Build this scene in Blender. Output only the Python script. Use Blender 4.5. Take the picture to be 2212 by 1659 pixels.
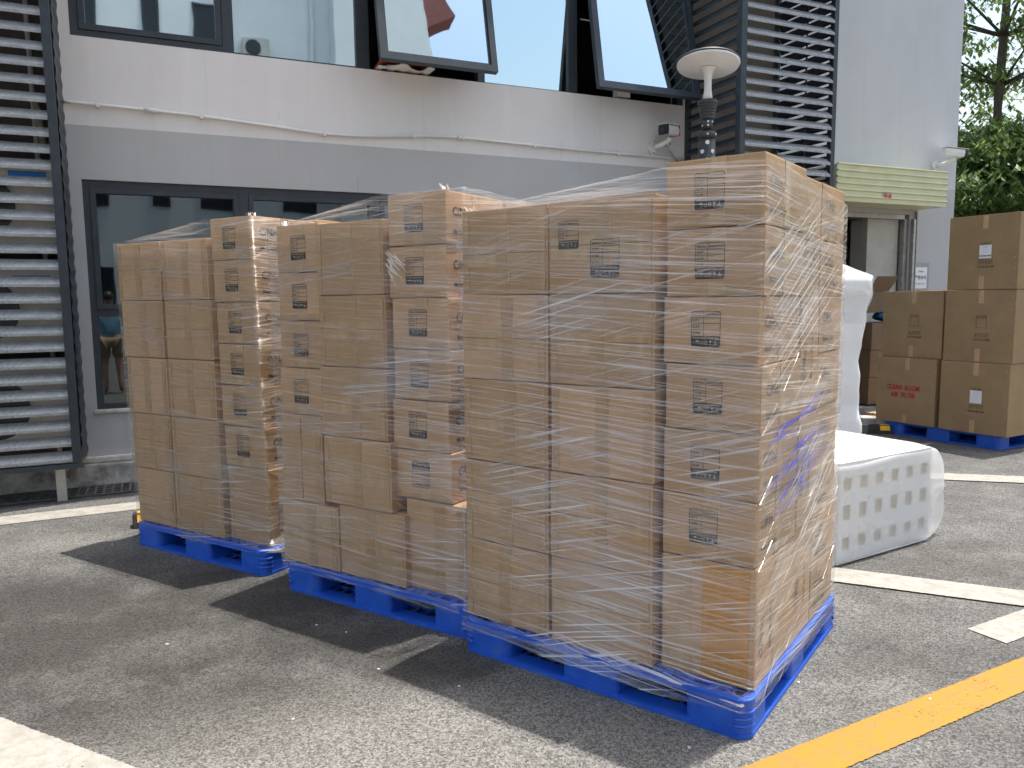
import bpy, bmesh, math, random
from mathutils import Matrix, Vector
R = math.radians
S = bpy.context.scene
for o in list(bpy.data.objects): bpy.data.objects.remove(o)
COL = S.collection
rnd = random.Random(7)

# ------------------------------------------------------------------ camera
cam = bpy.data.cameras.new('camera'); camo = bpy.data.objects.new('camera', cam); COL.objects.link(camo)
PITCH, ROLL, EYE = R(6.2), R(-0.6), 1.5
fwd = Vector((0, math.cos(PITCH), -math.sin(PITCH))); up0 = Vector((0, math.sin(PITCH), math.cos(PITCH))); rt0 = Vector((1, 0, 0))
rt = rt0*math.cos(ROLL)+up0*math.sin(ROLL); up = up0*math.cos(ROLL)-rt0*math.sin(ROLL)
m = Matrix((rt, up, -fwd)).transposed().to_4x4(); m.translation = (0, 0, EYE)
camo.matrix_world = m
cam.sensor_width = 36; cam.lens = 1665/2212*36; cam.clip_start = 0.05; cam.clip_end = 600
S.camera = camo
# ------------------------------------------------------------------ sky, sun, exposure
SUN_AZ, SUN_EL = 53.0, 77.0
w = bpy.data.worlds.new('World'); S.world = w; w.use_nodes = True
wn = w.node_tree.nodes; wl = w.node_tree.links
bg = wn['Background']; sky = wn.new('ShaderNodeTexSky'); sky.sky_type = 'NISHITA'; sky.sun_disc = False
sky.sun_elevation = R(SUN_EL); sky.sun_rotation = R(SUN_AZ); sky.air_density = 1.6; sky.dust_density = 4.0; sky.ozone_density = 1.0
wl.new(sky.outputs[0], bg.inputs[0]); bg.inputs[1].default_value = 0.125
sl = bpy.data.lights.new('sun', 'SUN'); sl.energy = 3.2; sl.angle = R(0.55); sl.color = (1, .95, .87)
so = bpy.data.objects.new('sun', sl); COL.objects.link(so)
sd = Vector((math.sin(R(SUN_AZ))*math.cos(R(SUN_EL)), math.cos(R(SUN_AZ))*math.cos(R(SUN_EL)), math.sin(R(SUN_EL))))
so.rotation_euler = sd.to_track_quat('Z', 'Y').to_euler(); so.location = sd*40
S.view_settings.view_transform = 'Standard'; S.view_settings.look = 'None'; S.view_settings.exposure = 1.1; S.view_settings.gamma = 1
S.view_settings.use_curve_mapping = False
S.render.resolution_x = 1024; S.render.resolution_y = 768
try:
    S.cycles.transparent_max_bounces = 12; S.cycles.max_bounces = 6; S.cycles.diffuse_bounces = 3; S.cycles.glossy_bounces = 3; S.cycles.transmission_bounces = 3; S.cycles.use_adaptive_sampling = True; S.cycles.adaptive_threshold = .03; S.cycles.caustics_reflective = False; S.cycles.caustics_refractive = False
except Exception: pass

# ------------------------------------------------------------------ node helpers
MATS = {}
class NT:
    def __init__(s, name):
        s.m = bpy.data.materials.new(name); s.m.use_nodes = True; s.t = s.m.node_tree; s.t.nodes.clear()
        s.out = s.t.nodes.new('ShaderNodeOutputMaterial')
    def n(s, typ, props=None, **inp):
        x = s.t.nodes.new('ShaderNode'+typ)
        for k, v in (props or {}).items(): setattr(x, k, v)
        for k, v in inp.items():
            k = k.replace('_', ' ')
            sock = x.inputs[int(k[1:])] if k[0] == 'i' and k[1:].isdigit() else x.inputs[k]
            if hasattr(v, 'is_output') or isinstance(v, bpy.types.NodeSocket): s.t.links.new(v, sock)
            else: sock.default_value = v
        return x
    def L(s, a, b): s.t.links.new(a, b)
    def ramp(s, fac, stops):
        x = s.t.nodes.new('ShaderNodeValToRGB'); e = x.color_ramp.elements
        while len(e) < len(stops): e.new(.5)
        for q, (p, c) in zip(e, stops):
            q.position = p; q.color = c if len(c) == 4 else (*c, 1)
        s.L(fac, x.inputs[0]); return x.outputs[0]
    def mix(s, f, a, b, mode='MIX'):
        x = s.t.nodes.new('ShaderNodeMix'); x.data_type = 'RGBA'; x.blend_type = mode
        for v, i in ((f, 0), (a, 6), (b, 7)):
            if isinstance(v, bpy.types.NodeSocket): s.L(v, x.inputs[i])
            else: x.inputs[i].default_value = v if not isinstance(v, tuple) or len(v) == 4 else (*v, 1)
        return x.outputs[2]
    def math(s, op, a, b=0.0, c=0.0, clamp=False):
        x = s.t.nodes.new('ShaderNodeMath'); x.operation = op; x.use_clamp = clamp
        for v, i in ((a, 0), (b, 1), (c, 2)):
            if isinstance(v, bpy.types.NodeSocket): s.L(v, x.inputs[i])
            else: x.inputs[i].default_value = v
        return x.outputs[0]
    def obj(s): return s.n('TexCoord').outputs['Object']
    def pos(s): return s.n('NewGeometry').outputs['Position']
    def map(s, v, scale=(1, 1, 1), rot=(0, 0, 0), loc=(0, 0, 0)):
        x = s.t.nodes.new('ShaderNodeMapping'); s.L(v, x.inputs[0]); x.inputs['Scale'].default_value = scale; x.inputs['Rotation'].default_value = rot; x.inputs['Location'].default_value = loc
        return x.outputs[0]
    def noise(s, v, scale, detail=3, rough=.55, dist=0):
        return s.n('TexNoise', None, Vector=v, Scale=scale, Detail=detail, Roughness=rough, Distortion=dist).outputs[0]
    def bump(s, h, strength=.3, dist=.01):
        return s.n('Bump', None, Height=h, Strength=strength, Distance=dist).outputs[0]
    def pbr(s, col, rough=.6, normal=None, **kw):
        p = s.n('BsdfPrincipled')
        for k, v in (('Base Color', col), ('Roughness', rough)):
            if isinstance(v, bpy.types.NodeSocket): s.L(v, p.inputs[k])
            else: p.inputs[k].default_value = (*v, 1) if isinstance(v, tuple) and len(v) == 3 else v
        for k, v in kw.items():
            k = k.replace('_', ' ')
            if isinstance(v, bpy.types.NodeSocket): s.L(v, p.inputs[k])
            else: p.inputs[k].default_value = v
        if normal is not None: s.L(normal, p.inputs['Normal'])
        return p.outputs[0]
    def done(s, sh, key=None):
        s.L(sh, s.out.inputs[0]); return s.m

def simple(name, col, rough=.6, var=.12, vscale=6, bump=0, bscale=80, metallic=0, spec=.5, stretch=(1, 1, 1)):
    t = NT(name); v = t.map(t.obj(), stretch)
    n = t.noise(v, vscale, 3, .6)
    lo = tuple(c*(1-var) for c in col); hi = tuple(min(1, c*(1+var)) for c in col)
    c = t.ramp(n, [(.3, lo), (.7, hi)])
    nm = None
    if bump: nm = t.bump(t.noise(v, bscale, 2), bump, .004)
    return t.done(t.pbr(c, rough, nm, Metallic=metallic, Specular_IOR_Level=spec))

# asphalt ----------------------------------------------------------
def m_asphalt():
    t = NT('asphalt'); p = t.pos()
    big = t.noise(p, .55, 3, .6); mid = t.noise(p, 2.6, 4, .65)
    v1 = t.n('TexVoronoi', None, Vector=p, Scale=150.0)
    v2 = t.n('TexVoronoi', None, Vector=p, Scale=260.0)
    g = t.n('SeparateColor', None, Color=v1.outputs['Color']).outputs[0]
    g2 = t.n('SeparateColor', None, Color=v2.outputs['Color']).outputs[1]
    base = t.ramp(mid, [(.25, (.078, .077, .075)), (.5, (.115, .1135, .1105)), (.78, (.168, .166, .161))])
    # oily, damp stains with their own outlines
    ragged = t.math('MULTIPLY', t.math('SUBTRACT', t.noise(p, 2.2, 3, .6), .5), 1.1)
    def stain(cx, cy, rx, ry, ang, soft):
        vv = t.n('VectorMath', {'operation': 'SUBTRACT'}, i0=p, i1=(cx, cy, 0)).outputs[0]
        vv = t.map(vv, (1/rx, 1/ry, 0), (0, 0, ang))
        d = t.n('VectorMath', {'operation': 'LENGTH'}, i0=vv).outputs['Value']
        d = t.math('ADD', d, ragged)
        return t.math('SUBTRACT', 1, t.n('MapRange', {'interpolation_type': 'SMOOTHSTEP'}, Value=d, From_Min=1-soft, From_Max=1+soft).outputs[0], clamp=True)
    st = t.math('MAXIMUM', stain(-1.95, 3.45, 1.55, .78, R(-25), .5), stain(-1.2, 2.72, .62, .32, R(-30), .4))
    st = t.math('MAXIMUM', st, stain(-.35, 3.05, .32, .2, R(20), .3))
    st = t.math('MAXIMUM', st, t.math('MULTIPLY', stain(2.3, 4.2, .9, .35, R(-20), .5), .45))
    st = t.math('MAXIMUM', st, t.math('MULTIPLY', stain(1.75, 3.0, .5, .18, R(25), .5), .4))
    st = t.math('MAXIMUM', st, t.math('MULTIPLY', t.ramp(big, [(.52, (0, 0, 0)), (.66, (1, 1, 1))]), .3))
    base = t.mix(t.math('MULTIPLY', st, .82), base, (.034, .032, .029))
    # pale dust
    du = t.ramp(t.noise(p, 1.1, 4, .7), [(.5, (0, 0, 0)), (.72, (1, 1, 1))])
    base = t.mix(t.math('MULTIPLY', du, .3), base, (.215, .21, .193))
    dm = t.math('MAXIMUM', stain(-.1, 2.45, 1.1, .42, R(-25), .6), t.math('MULTIPLY', stain(-2.6, 4.75, .6, .22, R(20), .5), .7))
    base = t.mix(t.math('MULTIPLY', dm, .55), base, (.215, .208, .192))
    speck = t.math('MULTIPLY_ADD', g, 1.1, .45)
    col = t.mix(1.0, base, t.n('CombineColor', None, Red=speck, Green=speck, Blue=speck).outputs[0], 'MULTIPLY')
    fine = t.math('MULTIPLY_ADD', g2, .5, .75)
    col = t.mix(1.0, col, t.n('CombineColor', None, Red=fine, Green=fine, Blue=fine).outputs[0], 'MULTIPLY')
    h = t.math('MULTIPLY', v1.outputs['Distance'], -1.0)
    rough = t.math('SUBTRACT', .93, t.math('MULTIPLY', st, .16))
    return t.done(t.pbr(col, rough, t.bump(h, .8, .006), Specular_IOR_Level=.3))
def m_paint(name, col, col2, wear=.5):
    t = NT(name); p = t.pos()
    n = t.noise(p, 14, 6, .7); n2 = t.noise(p, 60, 4, .7)
    c = t.ramp(n, [(.38, col2), (.6, col)])
    v1 = t.n('TexVoronoi', None, Vector=p, Scale=95.0)
    h = t.math('ADD', t.math('MULTIPLY', v1.outputs['Distance'], -1.0), t.math('MULTIPLY', n2, .6))
    uv = t.n('TexCoord').outputs['UV']
    y = t.n('SeparateXYZ', None, Vector=uv).outputs[1]
    edge = t.math('SUBTRACT', .5, t.math('ABSOLUTE', t.math('SUBTRACT', y, .5)))
    e = t.math('ADD', t.math('MULTIPLY', edge, 9.0), t.math('MULTIPLY', n2, 1.0))
    a1 = t.math('GREATER_THAN', e, .58)
    hole = t.math('LESS_THAN', t.math('ADD', t.math('MULTIPLY', t.noise(p, 45, 5, .75), .6), t.math('MULTIPLY', t.noise(p, 3, 3), .4)), .5+(.2-.13/wear if 0 else .14))
    hole2 = t.math('LESS_THAN', t.math('ADD', t.math('MULTIPLY', t.noise(p, 70, 4, .7), .6), t.math('MULTIPLY', t.noise(p, 2.5, 3), .4)), 0.375)
    a = t.math('MULTIPLY', a1, t.math('SUBTRACT', 1, hole2))
    sh = t.pbr(c, .75, t.bump(h, .5, .004))
    tr = t.n('BsdfTransparent').outputs[0]
    mx = t.n('MixShader', None, i0=a, i1=tr, i2=sh).outputs[0]
    return t.done(mx)
def m_wall(name, col, streak=.5):
    t = NT(name); v = t.obj()
    n = t.noise(v, 1.3, 5, .6)
    c = t.ramp(n, [(.3, tuple(x*.95 for x in col)), (.7, tuple(min(1, x*1.03) for x in col))])
    s = t.noise(t.map(v, (9, 9, .45)), 1.0, 3, .65, .3)
    sm = t.ramp(s, [(.58, (0, 0, 0)), (.75, (1, 1, 1))])
    c = t.mix(t.math('MULTIPLY', sm, .15*streak), c, tuple(x*.55 for x in col))
    s3 = t.noise(t.map(v, (4, 4, .25), (0, 0, 0), (3, 1, 0)), 1.0, 4, .6)
    c = t.mix(t.math('MULTIPLY', t.ramp(s3, [(.55, (0, 0, 0)), (.7, (1, 1, 1))]), .25*streak), c, tuple(min(1, x*1.18) for x in col))
    # thin drip trails
    s2 = t.noise(t.map(v, (19, 19, 1.1), (0, R(1.2), 0), (5, 2, 1)), 1.0, 3, .6, .9)
    d = t.math('MULTIPLY', t.ramp(s2, [(.66, (0, 0, 0)), (.72, (1, 1, 1))]), t.ramp(t.noise(v, .9, 2), [(.45, (0, 0, 0)), (.62, (1, 1, 1))]))
    c = t.mix(t.math('MULTIPLY', d, .28*streak), c, tuple(x*.5 for x in col))
    b = t.noise(v, 130, 1, .6)
    return t.done(t.pbr(c, .85, t.bump(b, .12, .003), Specular_IOR_Level=.25))
def m_cardboard(name, col):
    t = NT(name); v = t.obj(); oi = t.n('ObjectInfo')
    vv = t.n('VectorMath', {'operation': 'ADD'}, i0=v, i1=t.n('VectorMath', {'operation': 'SCALE'}, i0=oi.outputs['Location'], Scale=3.1).outputs[0]).outputs[0]
    n = t.noise(vv, 5, 3, .65)
    c = t.ramp(n, [(.28, tuple(x*.88 for x in col)), (.72, tuple(x*1.06 for x in col))])
    f = t.noise(t.map(vv, (60, 60, 420)), 1.0, 1, .5)
    c = t.mix(t.math('MULTIPLY', t.math('SUBTRACT', f, .5), .28), c, (.9, .8, .66), 'MIX')
    r = t.math('MULTIPLY_ADD', oi.outputs['Random'], .24, .86)
    c = t.mix(1.0, c, t.n('CombineColor', None, Red=r, Green=r, Blue=t.math('MULTIPLY_ADD', oi.outputs['Random'], .34, .78)).outputs[0], 'MULTIPLY')
    h = t.noise(vv, 9, 1)
    return t.done(t.pbr(c, .62, t.bump(h, .22, .006), Specular_IOR_Level=.35))
def m_tape(name, col, rough=.28):
    t = NT(name); v = t.obj()
    n = t.noise(t.map(v, (14, 14, 3)), 1.5, 4, .6)
    c = t.ramp(n, [(.3, tuple(x*.85 for x in col)), (.7, tuple(x*1.1 for x in col))])
    return t.done(t.pbr(c, rough, t.bump(t.noise(v, 40, 3), .35, .004), Coat_Weight=.25, Coat_Roughness=.15))
def m_film(name, dens=1.0, diag=1.0, full=True, haze=.04):
    t = NT(name); uv = t.n('TexCoord').outputs['UV']
    mk = t.n('SeparateColor', None, Color=t.n('TexNoise', {'noise_dimensions': '2D'}, Vector=t.map(uv, (1.5, 2.6, 1)), Scale=1.0, Detail=2.0).outputs['Color'])
    def layer(ang, su, sv, lo, hi, mi, ml, mh, off, det=2.0):
        q = t.map(t.map(uv, (1, 1, 1), (0, 0, ang)), (su, sv, 1), (0, 0, 0), (off, off*1.7, off))
        k = t.n('TexNoise', {'noise_dimensions': '2D'}, Vector=q, Scale=1.0, Detail=det, Roughness=.55).outputs[0]
        k = t.n('MapRange', {'interpolation_type': 'SMOOTHSTEP'}, Value=k, From_Min=lo, From_Max=hi).outputs[0]
        w_ = t.n('MapRange', None, Value=mk.outputs[mi], From_Min=ml, From_Max=mh).outputs[0]
        return t.math('MULTIPLY', k, w_, clamp=True)
    a = layer(R(3.5), .9, 125, .54, .68, 0, .10, .68, 1.3)
    b = layer(R(-15*diag), .9, 105, .585, .69, 1, .42, .60, 9.7)
    c = layer(R(6), 2.2, 180, .55, .69, 2, .22, .66, 5.1) if full else a
    st = t.math('MAXIMUM', t.math('MULTIPLY', a, .85), t.math('MAXIMUM', b, t.math('MULTIPLY', c, .6)))  # whitish doubled folds, with the glints of wrinkles painted in as streaks
    fo = t.n('TexNoise', {'noise_dimensions': '2D'}, Vector=t.map(uv, (1.2, 30, 1), (0, 0, R(3))), Scale=1.0, Detail=2.0, Roughness=.6).outputs[0]
    fold_sheen = t.n('MapRange', None, Value=fo, From_Min=.42, From_Max=.75).outputs[0]  # soft whitening of the folds, painted in as sheen
    nm = t.bump(fo, .4, .008)
    fac = t.math('ADD', t.math('MULTIPLY_ADD', st, .46*dens, .012), t.math('MULTIPLY', fold_sheen, haze*dens), clamp=True)
    up_ = t.n('VectorMath', {'operation': 'NORMALIZE'}, i0=t.n('VectorMath', {'operation': 'ADD'}, i0=t.n('NewGeometry').outputs['Normal'], i1=(0, 0, .75)).outputs[0]).outputs[0]   # normals tipped up so the painted streaks gather sky light
    uu = t.n('SeparateXYZ', None, Vector=uv); vv = t.math('MULTIPLY_ADD', uu.outputs[0], .045, uu.outputs[1])
    sp = t.math('FRACT', t.math('DIVIDE', vv, .235))
    band = t.math('GREATER_THAN', sp, .42); edge = t.math('LESS_THAN', t.math('ABSOLUTE', t.math('SUBTRACT', sp, .42)), .012)
    pat = t.n('MapRange', {'interpolation_type': 'SMOOTHSTEP'}, Value=mk.outputs[1], From_Min=.52, From_Max=.72).outputs[0]
    fac = t.math('ADD', fac, t.math('ADD', t.math('MULTIPLY', band, .03), t.math('ADD', t.math('MULTIPLY', edge, .05), t.math('MULTIPLY', pat, .10))), clamp=True)  # film overlaps, plus pale patches painted for broad sheen
    up_ = t.n('VectorMath', {'operation': 'NORMALIZE'}, i0=t.n('VectorMath', {'operation': 'ADD'}, i0=t.n('NewGeometry').outputs['Normal'], i1=(0, 0, .75)).outputs[0]).outputs[0]
    wh = t.n('BsdfDiffuse', None, Color=(.96, .90, .84, 1), Normal=up_).outputs[0]
    gs = t.n('BsdfGlossy', None, Color=(1, .94, .86, 1), Roughness=.3, Normal=up_).outputs[0]
    gl = t.n('BsdfGlossy', None, Color=(1, 1, 1, 1), Roughness=.17, Normal=nm).outputs[0]
    tl = t.n('BsdfTranslucent', None, Color=(.85, .84, .85, 1)).outputs[0]
    body = t.n('MixShader', None, i0=.28, i1=wh, i2=tl).outputs[0]
    body = t.n('MixShader', None, i0=.45, i1=body, i2=gs).outputs[0]
    tr = t.n('BsdfTransparent', None, Color=(.98, .975, .97, 1)).outputs[0]
    lw = t.n('LayerWeight', None, Blend=.25, Normal=nm).outputs['Fresnel']
    gm = t.n('MixShader', None, i0=t.math('MULTIPLY', lw, .3), i1=tr, i2=gl).outputs[0]
    return t.done(t.n('MixShader', None, i0=fac, i1=gm, i2=body).outputs[0])
def m_film_plain(name):
    t = NT(name); tr = t.n('BsdfTransparent', None, Color=(.95, .95, .95, 1)).outputs[0]
    gl = t.n('BsdfGlossy', None, Color=(1, 1, 1, 1), Roughness=.25).outputs[0]; wh = t.n('BsdfDiffuse', None, Color=(.9, .9, .9, 1)).outputs[0]
    return t.done(t.n('MixShader', None, i0=.16, i1=tr, i2=t.n('MixShader', None, i0=.5, i1=wh, i2=gl).outputs[0]).outputs[0])
def m_strand(name, col=(.95, .95, .95), a=.6):
    t = NT(name)
    d = t.n('BsdfDiffuse', None, Color=(*col, 1)).outputs[0]; g = t.n('BsdfGlossy', None, Color=(*col, 1), Roughness=.2).outputs[0]
    tl = t.n('BsdfTranslucent', None, Color=(*col, 1)).outputs[0]
    b = t.n('MixShader', None, i0=.4, i1=t.n('MixShader', None, i0=.4, i1=d, i2=tl).outputs[0], i2=g).outputs[0]
    tr = t.n('BsdfTransparent').outputs[0]
    return t.done(t.n('MixShader', None, i0=a, i1=tr, i2=b).outputs[0])
def m_bag(name, op=.45):
    t = NT(name); v = t.obj()
    fo = t.noise(t.map(v, (2, 2, 6), (R(20), 0, 0)), 1.0, 2, .45, .4)
    st = t.ramp(fo, [(.5, (0, 0, 0)), (.8, (1, 1, 1))])
    nm = t.bump(fo, .35, .03)
    d = t.n('BsdfDiffuse', None, Color=(.97, .97, .98, 1), Normal=nm).outputs[0]; tl = t.n('BsdfTranslucent', None, Color=(.97, .97, .98, 1), Normal=nm).outputs[0]
    g = t.n('BsdfGlossy', None, Color=(1, 1, 1, 1), Roughness=.22, Normal=nm).outputs[0]
    b = t.n('MixShader', None, i0=.18, i1=t.n('MixShader', None, i0=.5, i1=d, i2=tl).outputs[0], i2=g).outputs[0]
    tr = t.n('BsdfTransparent', None, Color=(.97, .98, .98, 1)).outputs[0]
    return t.done(t.n('MixShader', None, i0=t.math('MULTIPLY_ADD', st, .28, op, clamp=True), i1=tr, i2=b).outputs[0])
def m_glass(name, col, refl, tint=(.8, .92, 1.0)):
    t = NT(name); v = t.obj()
    nm = t.bump(t.noise(v, 1.6, 2, .5), .05, .02)
    g = t.n('BsdfGlossy', None, Color=(*tint, 1), Roughness=.015, Normal=nm).outputs[0]
    d = t.n('BsdfTransparent', None, Color=(*col, 1)).outputs[0]
    lw = t.n('LayerWeight', None, Blend=.3).outputs['Facing']
    f = t.math('MULTIPLY_ADD', lw, .35, refl, clamp=True)
    return t.done(t.n('MixShader', None, i0=f, i1=d, i2=g).outputs[0])
def m_galv(name):
    t = NT(name); v = t.obj()
    vo = t.n('TexVoronoi', None, Vector=t.map(v, (60, 60, 60)), Scale=1.0)
    g = t.n('SeparateColor', None, Color=vo.outputs['Color']).outputs[0]
    dirt = t.noise(t.map(v, (10, 30, 30)), 1.0, 5, .65)
    c = t.ramp(g, [(0, (.27, .285, .30)), (1, (.42, .44, .455))])
    c = t.mix(t.ramp(dirt, [(.45, (0, 0, 0)), (.7, (.6, .6, .6))]), c, (.36, .355, .34))
    return t.done(t.pbr(c, .5, t.bump(t.noise(v, 70, 3), .1, .003), Metallic=.25))
def m_leaf(name, col):
    t = NT(name); oi = t.n('NewGeometry').outputs['Random Per Island']
    c = t.ramp(oi, [(0, tuple(x*.55 for x in col)), (.6, col), (1, (col[0]*1.7, col[1]*1.35, col[2]*1.0))])
    d = t.pbr(c, .45, None, Specular_IOR_Level=.4)
    tl = t.n('BsdfTranslucent', None, Color=c).outputs[0]
    return t.done(t.n('MixShader', None, i0=.45, i1=d, i2=tl).outputs[0])

def m_blue():
    t = NT('blue_polyethylene'); v = t.obj()
    n = t.noise(v, 9, 4, .65); sc = t.noise(t.map(v, (4, 4, 60)), 1.0, 2, .6)
    c = t.ramp(n, [(.3, (.018, .10, .55)), (.7, (.026, .135, .66))])
    c = t.mix(t.math('MULTIPLY', t.ramp(n, [(.56, (0, 0, 0)), (.75, (1, 1, 1))]), .35), c, (.13, .16, .24))
    c = t.mix(t.math('MULTIPLY', t.ramp(sc, [(.64, (0, 0, 0)), (.70, (1, 1, 1))]), .3), c, (.2, .3, .62))
    return t.done(t.pbr(c, t.math('MULTIPLY_ADD', n, .4, .2), t.bump(sc, .08, .003)))
M = dict(
 asphalt=m_asphalt(), white_paint=m_paint('white_road_paint', (.33, .316, .286), (.245, .232, .205)), yellow_paint=m_paint('yellow_road_paint', (.335, .178, .010), (.28, .163, .034)),
 wall_up=m_wall('pale_render', (.76, .74, .73), 1.0), wall_low=m_wall('grey_render', (.49, .49, .495), 1.0), wall_plinth=simple('rough_concrete', (.42, .41, .39), .9, .5, 9, .9, 40),
 frame=simple('dark_window_frame', (.034, .044, .056), .42, .15, 8), louvre_dark=simple('louvre_paint_and_shade', (.032, .043, .054), .5, .2, 12), galv=m_galv('galvanised_slat'),  # dark louvre colour is frame paint, and painted shade on the tower's side slats
 glass_up=m_glass('mirror_glass', (.2, .24, .26), .74, (.82, .94, .98)), glass_low=m_glass('dark_glass', (.22, .25, .26), .15, (.8, .9, .93)),
 interior=simple('dim_interior', (.16, .155, .15), .9, .1, 2), opp=m_wall('opposite_render', (.78, .80, .79), .3), opp2=simple('opposite_red', (.22, .06, .05), .8),
 white_pvc=simple('white_pvc', (.72, .72, .71), .4, .06, 6), white_metal=simple('white_enamel', (.8, .8, .79), .35, .05, 5), dark_plastic=simple('black_plastic', (.02, .022, .024), .35, .2, 10),
 grey_pole=simple('charcoal_powdercoat', (.05, .056, .058), .45, .15, 12), steel=simple('dull_steel', (.4, .4, .4), .4, .2, 20, metallic=.8), bolt=simple('bolt_steel', (.75, .75, .74), .3, .05, 20, metallic=.5),
 card=m_cardboard('brown_cardboard', (.575, .36, .20)), card2=m_cardboard('olive_cardboard', (.345, .23, .12)), cardd=m_cardboard('shaded_cardboard', (.22, .145, .085)),  # last cardboard is darkened to carry the shade by the door
 tape=m_tape('brown_tape', (.49, .305, .15)), tape2=m_tape('clear_tape', (.56, .365, .195)), amber=m_tape('amber_tape', (.62, .28, .03), .2),
 seam=simple('box_seam', (.16, .10, .06), .9, .2, 20), ink=simple('black_ink', (.018, .02, .024), .6, .3, 40), red_ink=simple('red_ink', (.5, .03, .04), .7, .2, 40), grey_ink=simple('faded_ink', (.12, .085, .05), .8, .2, 40),
 paper=simple('white_paper', (.82, .82, .84), .6, .03, 10), grey_plate=simple('grey_plate', (.35, .36, .37), .5, .1, 10),
 blue=m_blue(), film=m_film('stretch_film', .85, .4), filmr=m_film('stretch_film_dense', 1.05, 1.0), films=m_film('stretch_film_side', 1.15, 1.7, True, .13), film_plain=m_film_plain('stretch_film_rear'), strand=m_strand('film_crease', (.97, .92, .87), .30), strandt=m_strand('film_shred', (.95, .95, .96), .4), strandb=m_strand('blue_streak_ribbon', (.13, .17, .8), .34),
 foam=simple('white_foam', (.88, .88, .88), .7, .03, 5), foam_hole=simple('foam_hole', (.58, .51, .40), .8, .05, 5), bag=m_bag('milky_bag', .40), bag2=m_bag('clear_bag', .25),
 canopy=simple('pale_yellow_sheet', (.70, .71, .48), .4, .06, 4), rubber=simple('black_rubber', (.025, .025, .025), .8, .3, 20), yellow=simple('yellow_reflector', (.85, .45, .02), .4, .1, 10),
 bark=simple('bark', (.09, .07, .055), .9, .35, 12, .8, 50, stretch=(3, 3, .6)), leaf=m_leaf('fresh_leaf', (.19, .28, .085)), leafd=m_leaf('dark_leaf', (.12, .205, .065)),
 wire=simple('cable_black', (.05, .05, .055), .6), iron=simple('cast_iron', (.10, .10, .10), .6, .3, 30, .4, 60), void=simple('drain_shade', (.01, .01, .01), .9), kerb=simple('pale_kerb_paint', (.55, .54, .51), .9, .35, 10, .6, 50),
 ac=simple('aged_white_case', (.52, .505, .46), .5, .1, 4), acb=simple('ac_label_blue', (.01, .16, .55), .4), insul=simple('pipe_wrap', (.5, .42, .32), .8, .25, 14, .5, 40), wood=simple('raw_wood', (.5, .34, .2), .8, .25, 8, .3, 50, stretch=(1, 8, 8)),
 backing=simple('dark_shade_sheet', (.11, .095, .085), .9, .3, 5), tower_shade=simple('grey_shade_sheet', (.30, .28, .265), .9, .15, 3), faint=simple('faint_ink', (.17, .125, .09), .7, .3, 40), wall_right=m_wall('cool_render', (.60, .61, .625), .7), frosted=simple('frosted_glass', (.22, .25, .245), .2, .06, 2),
 blue_bag=simple('blue_bag', (.01, .2, .42), .5, .2, 10), skin=simple('skin', (.5, .3, .22), .5, .08), shirt=simple('light_blue_cloth', (.2, .42, .58), .8, .1), shorts=simple('khaki_cloth', (.33, .25, .17), .85, .1), hair=simple('dark_hair', (.015, .012, .01), .5), cloth=simple('white_cloth', (.75, .74, .72), .85, .08, 8, .4, 30), red=simple('red_plastic', (.35, .05, .03), .5), gravel=simple('pale_chip', (.75, .74, .7), .8, .1))

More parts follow.
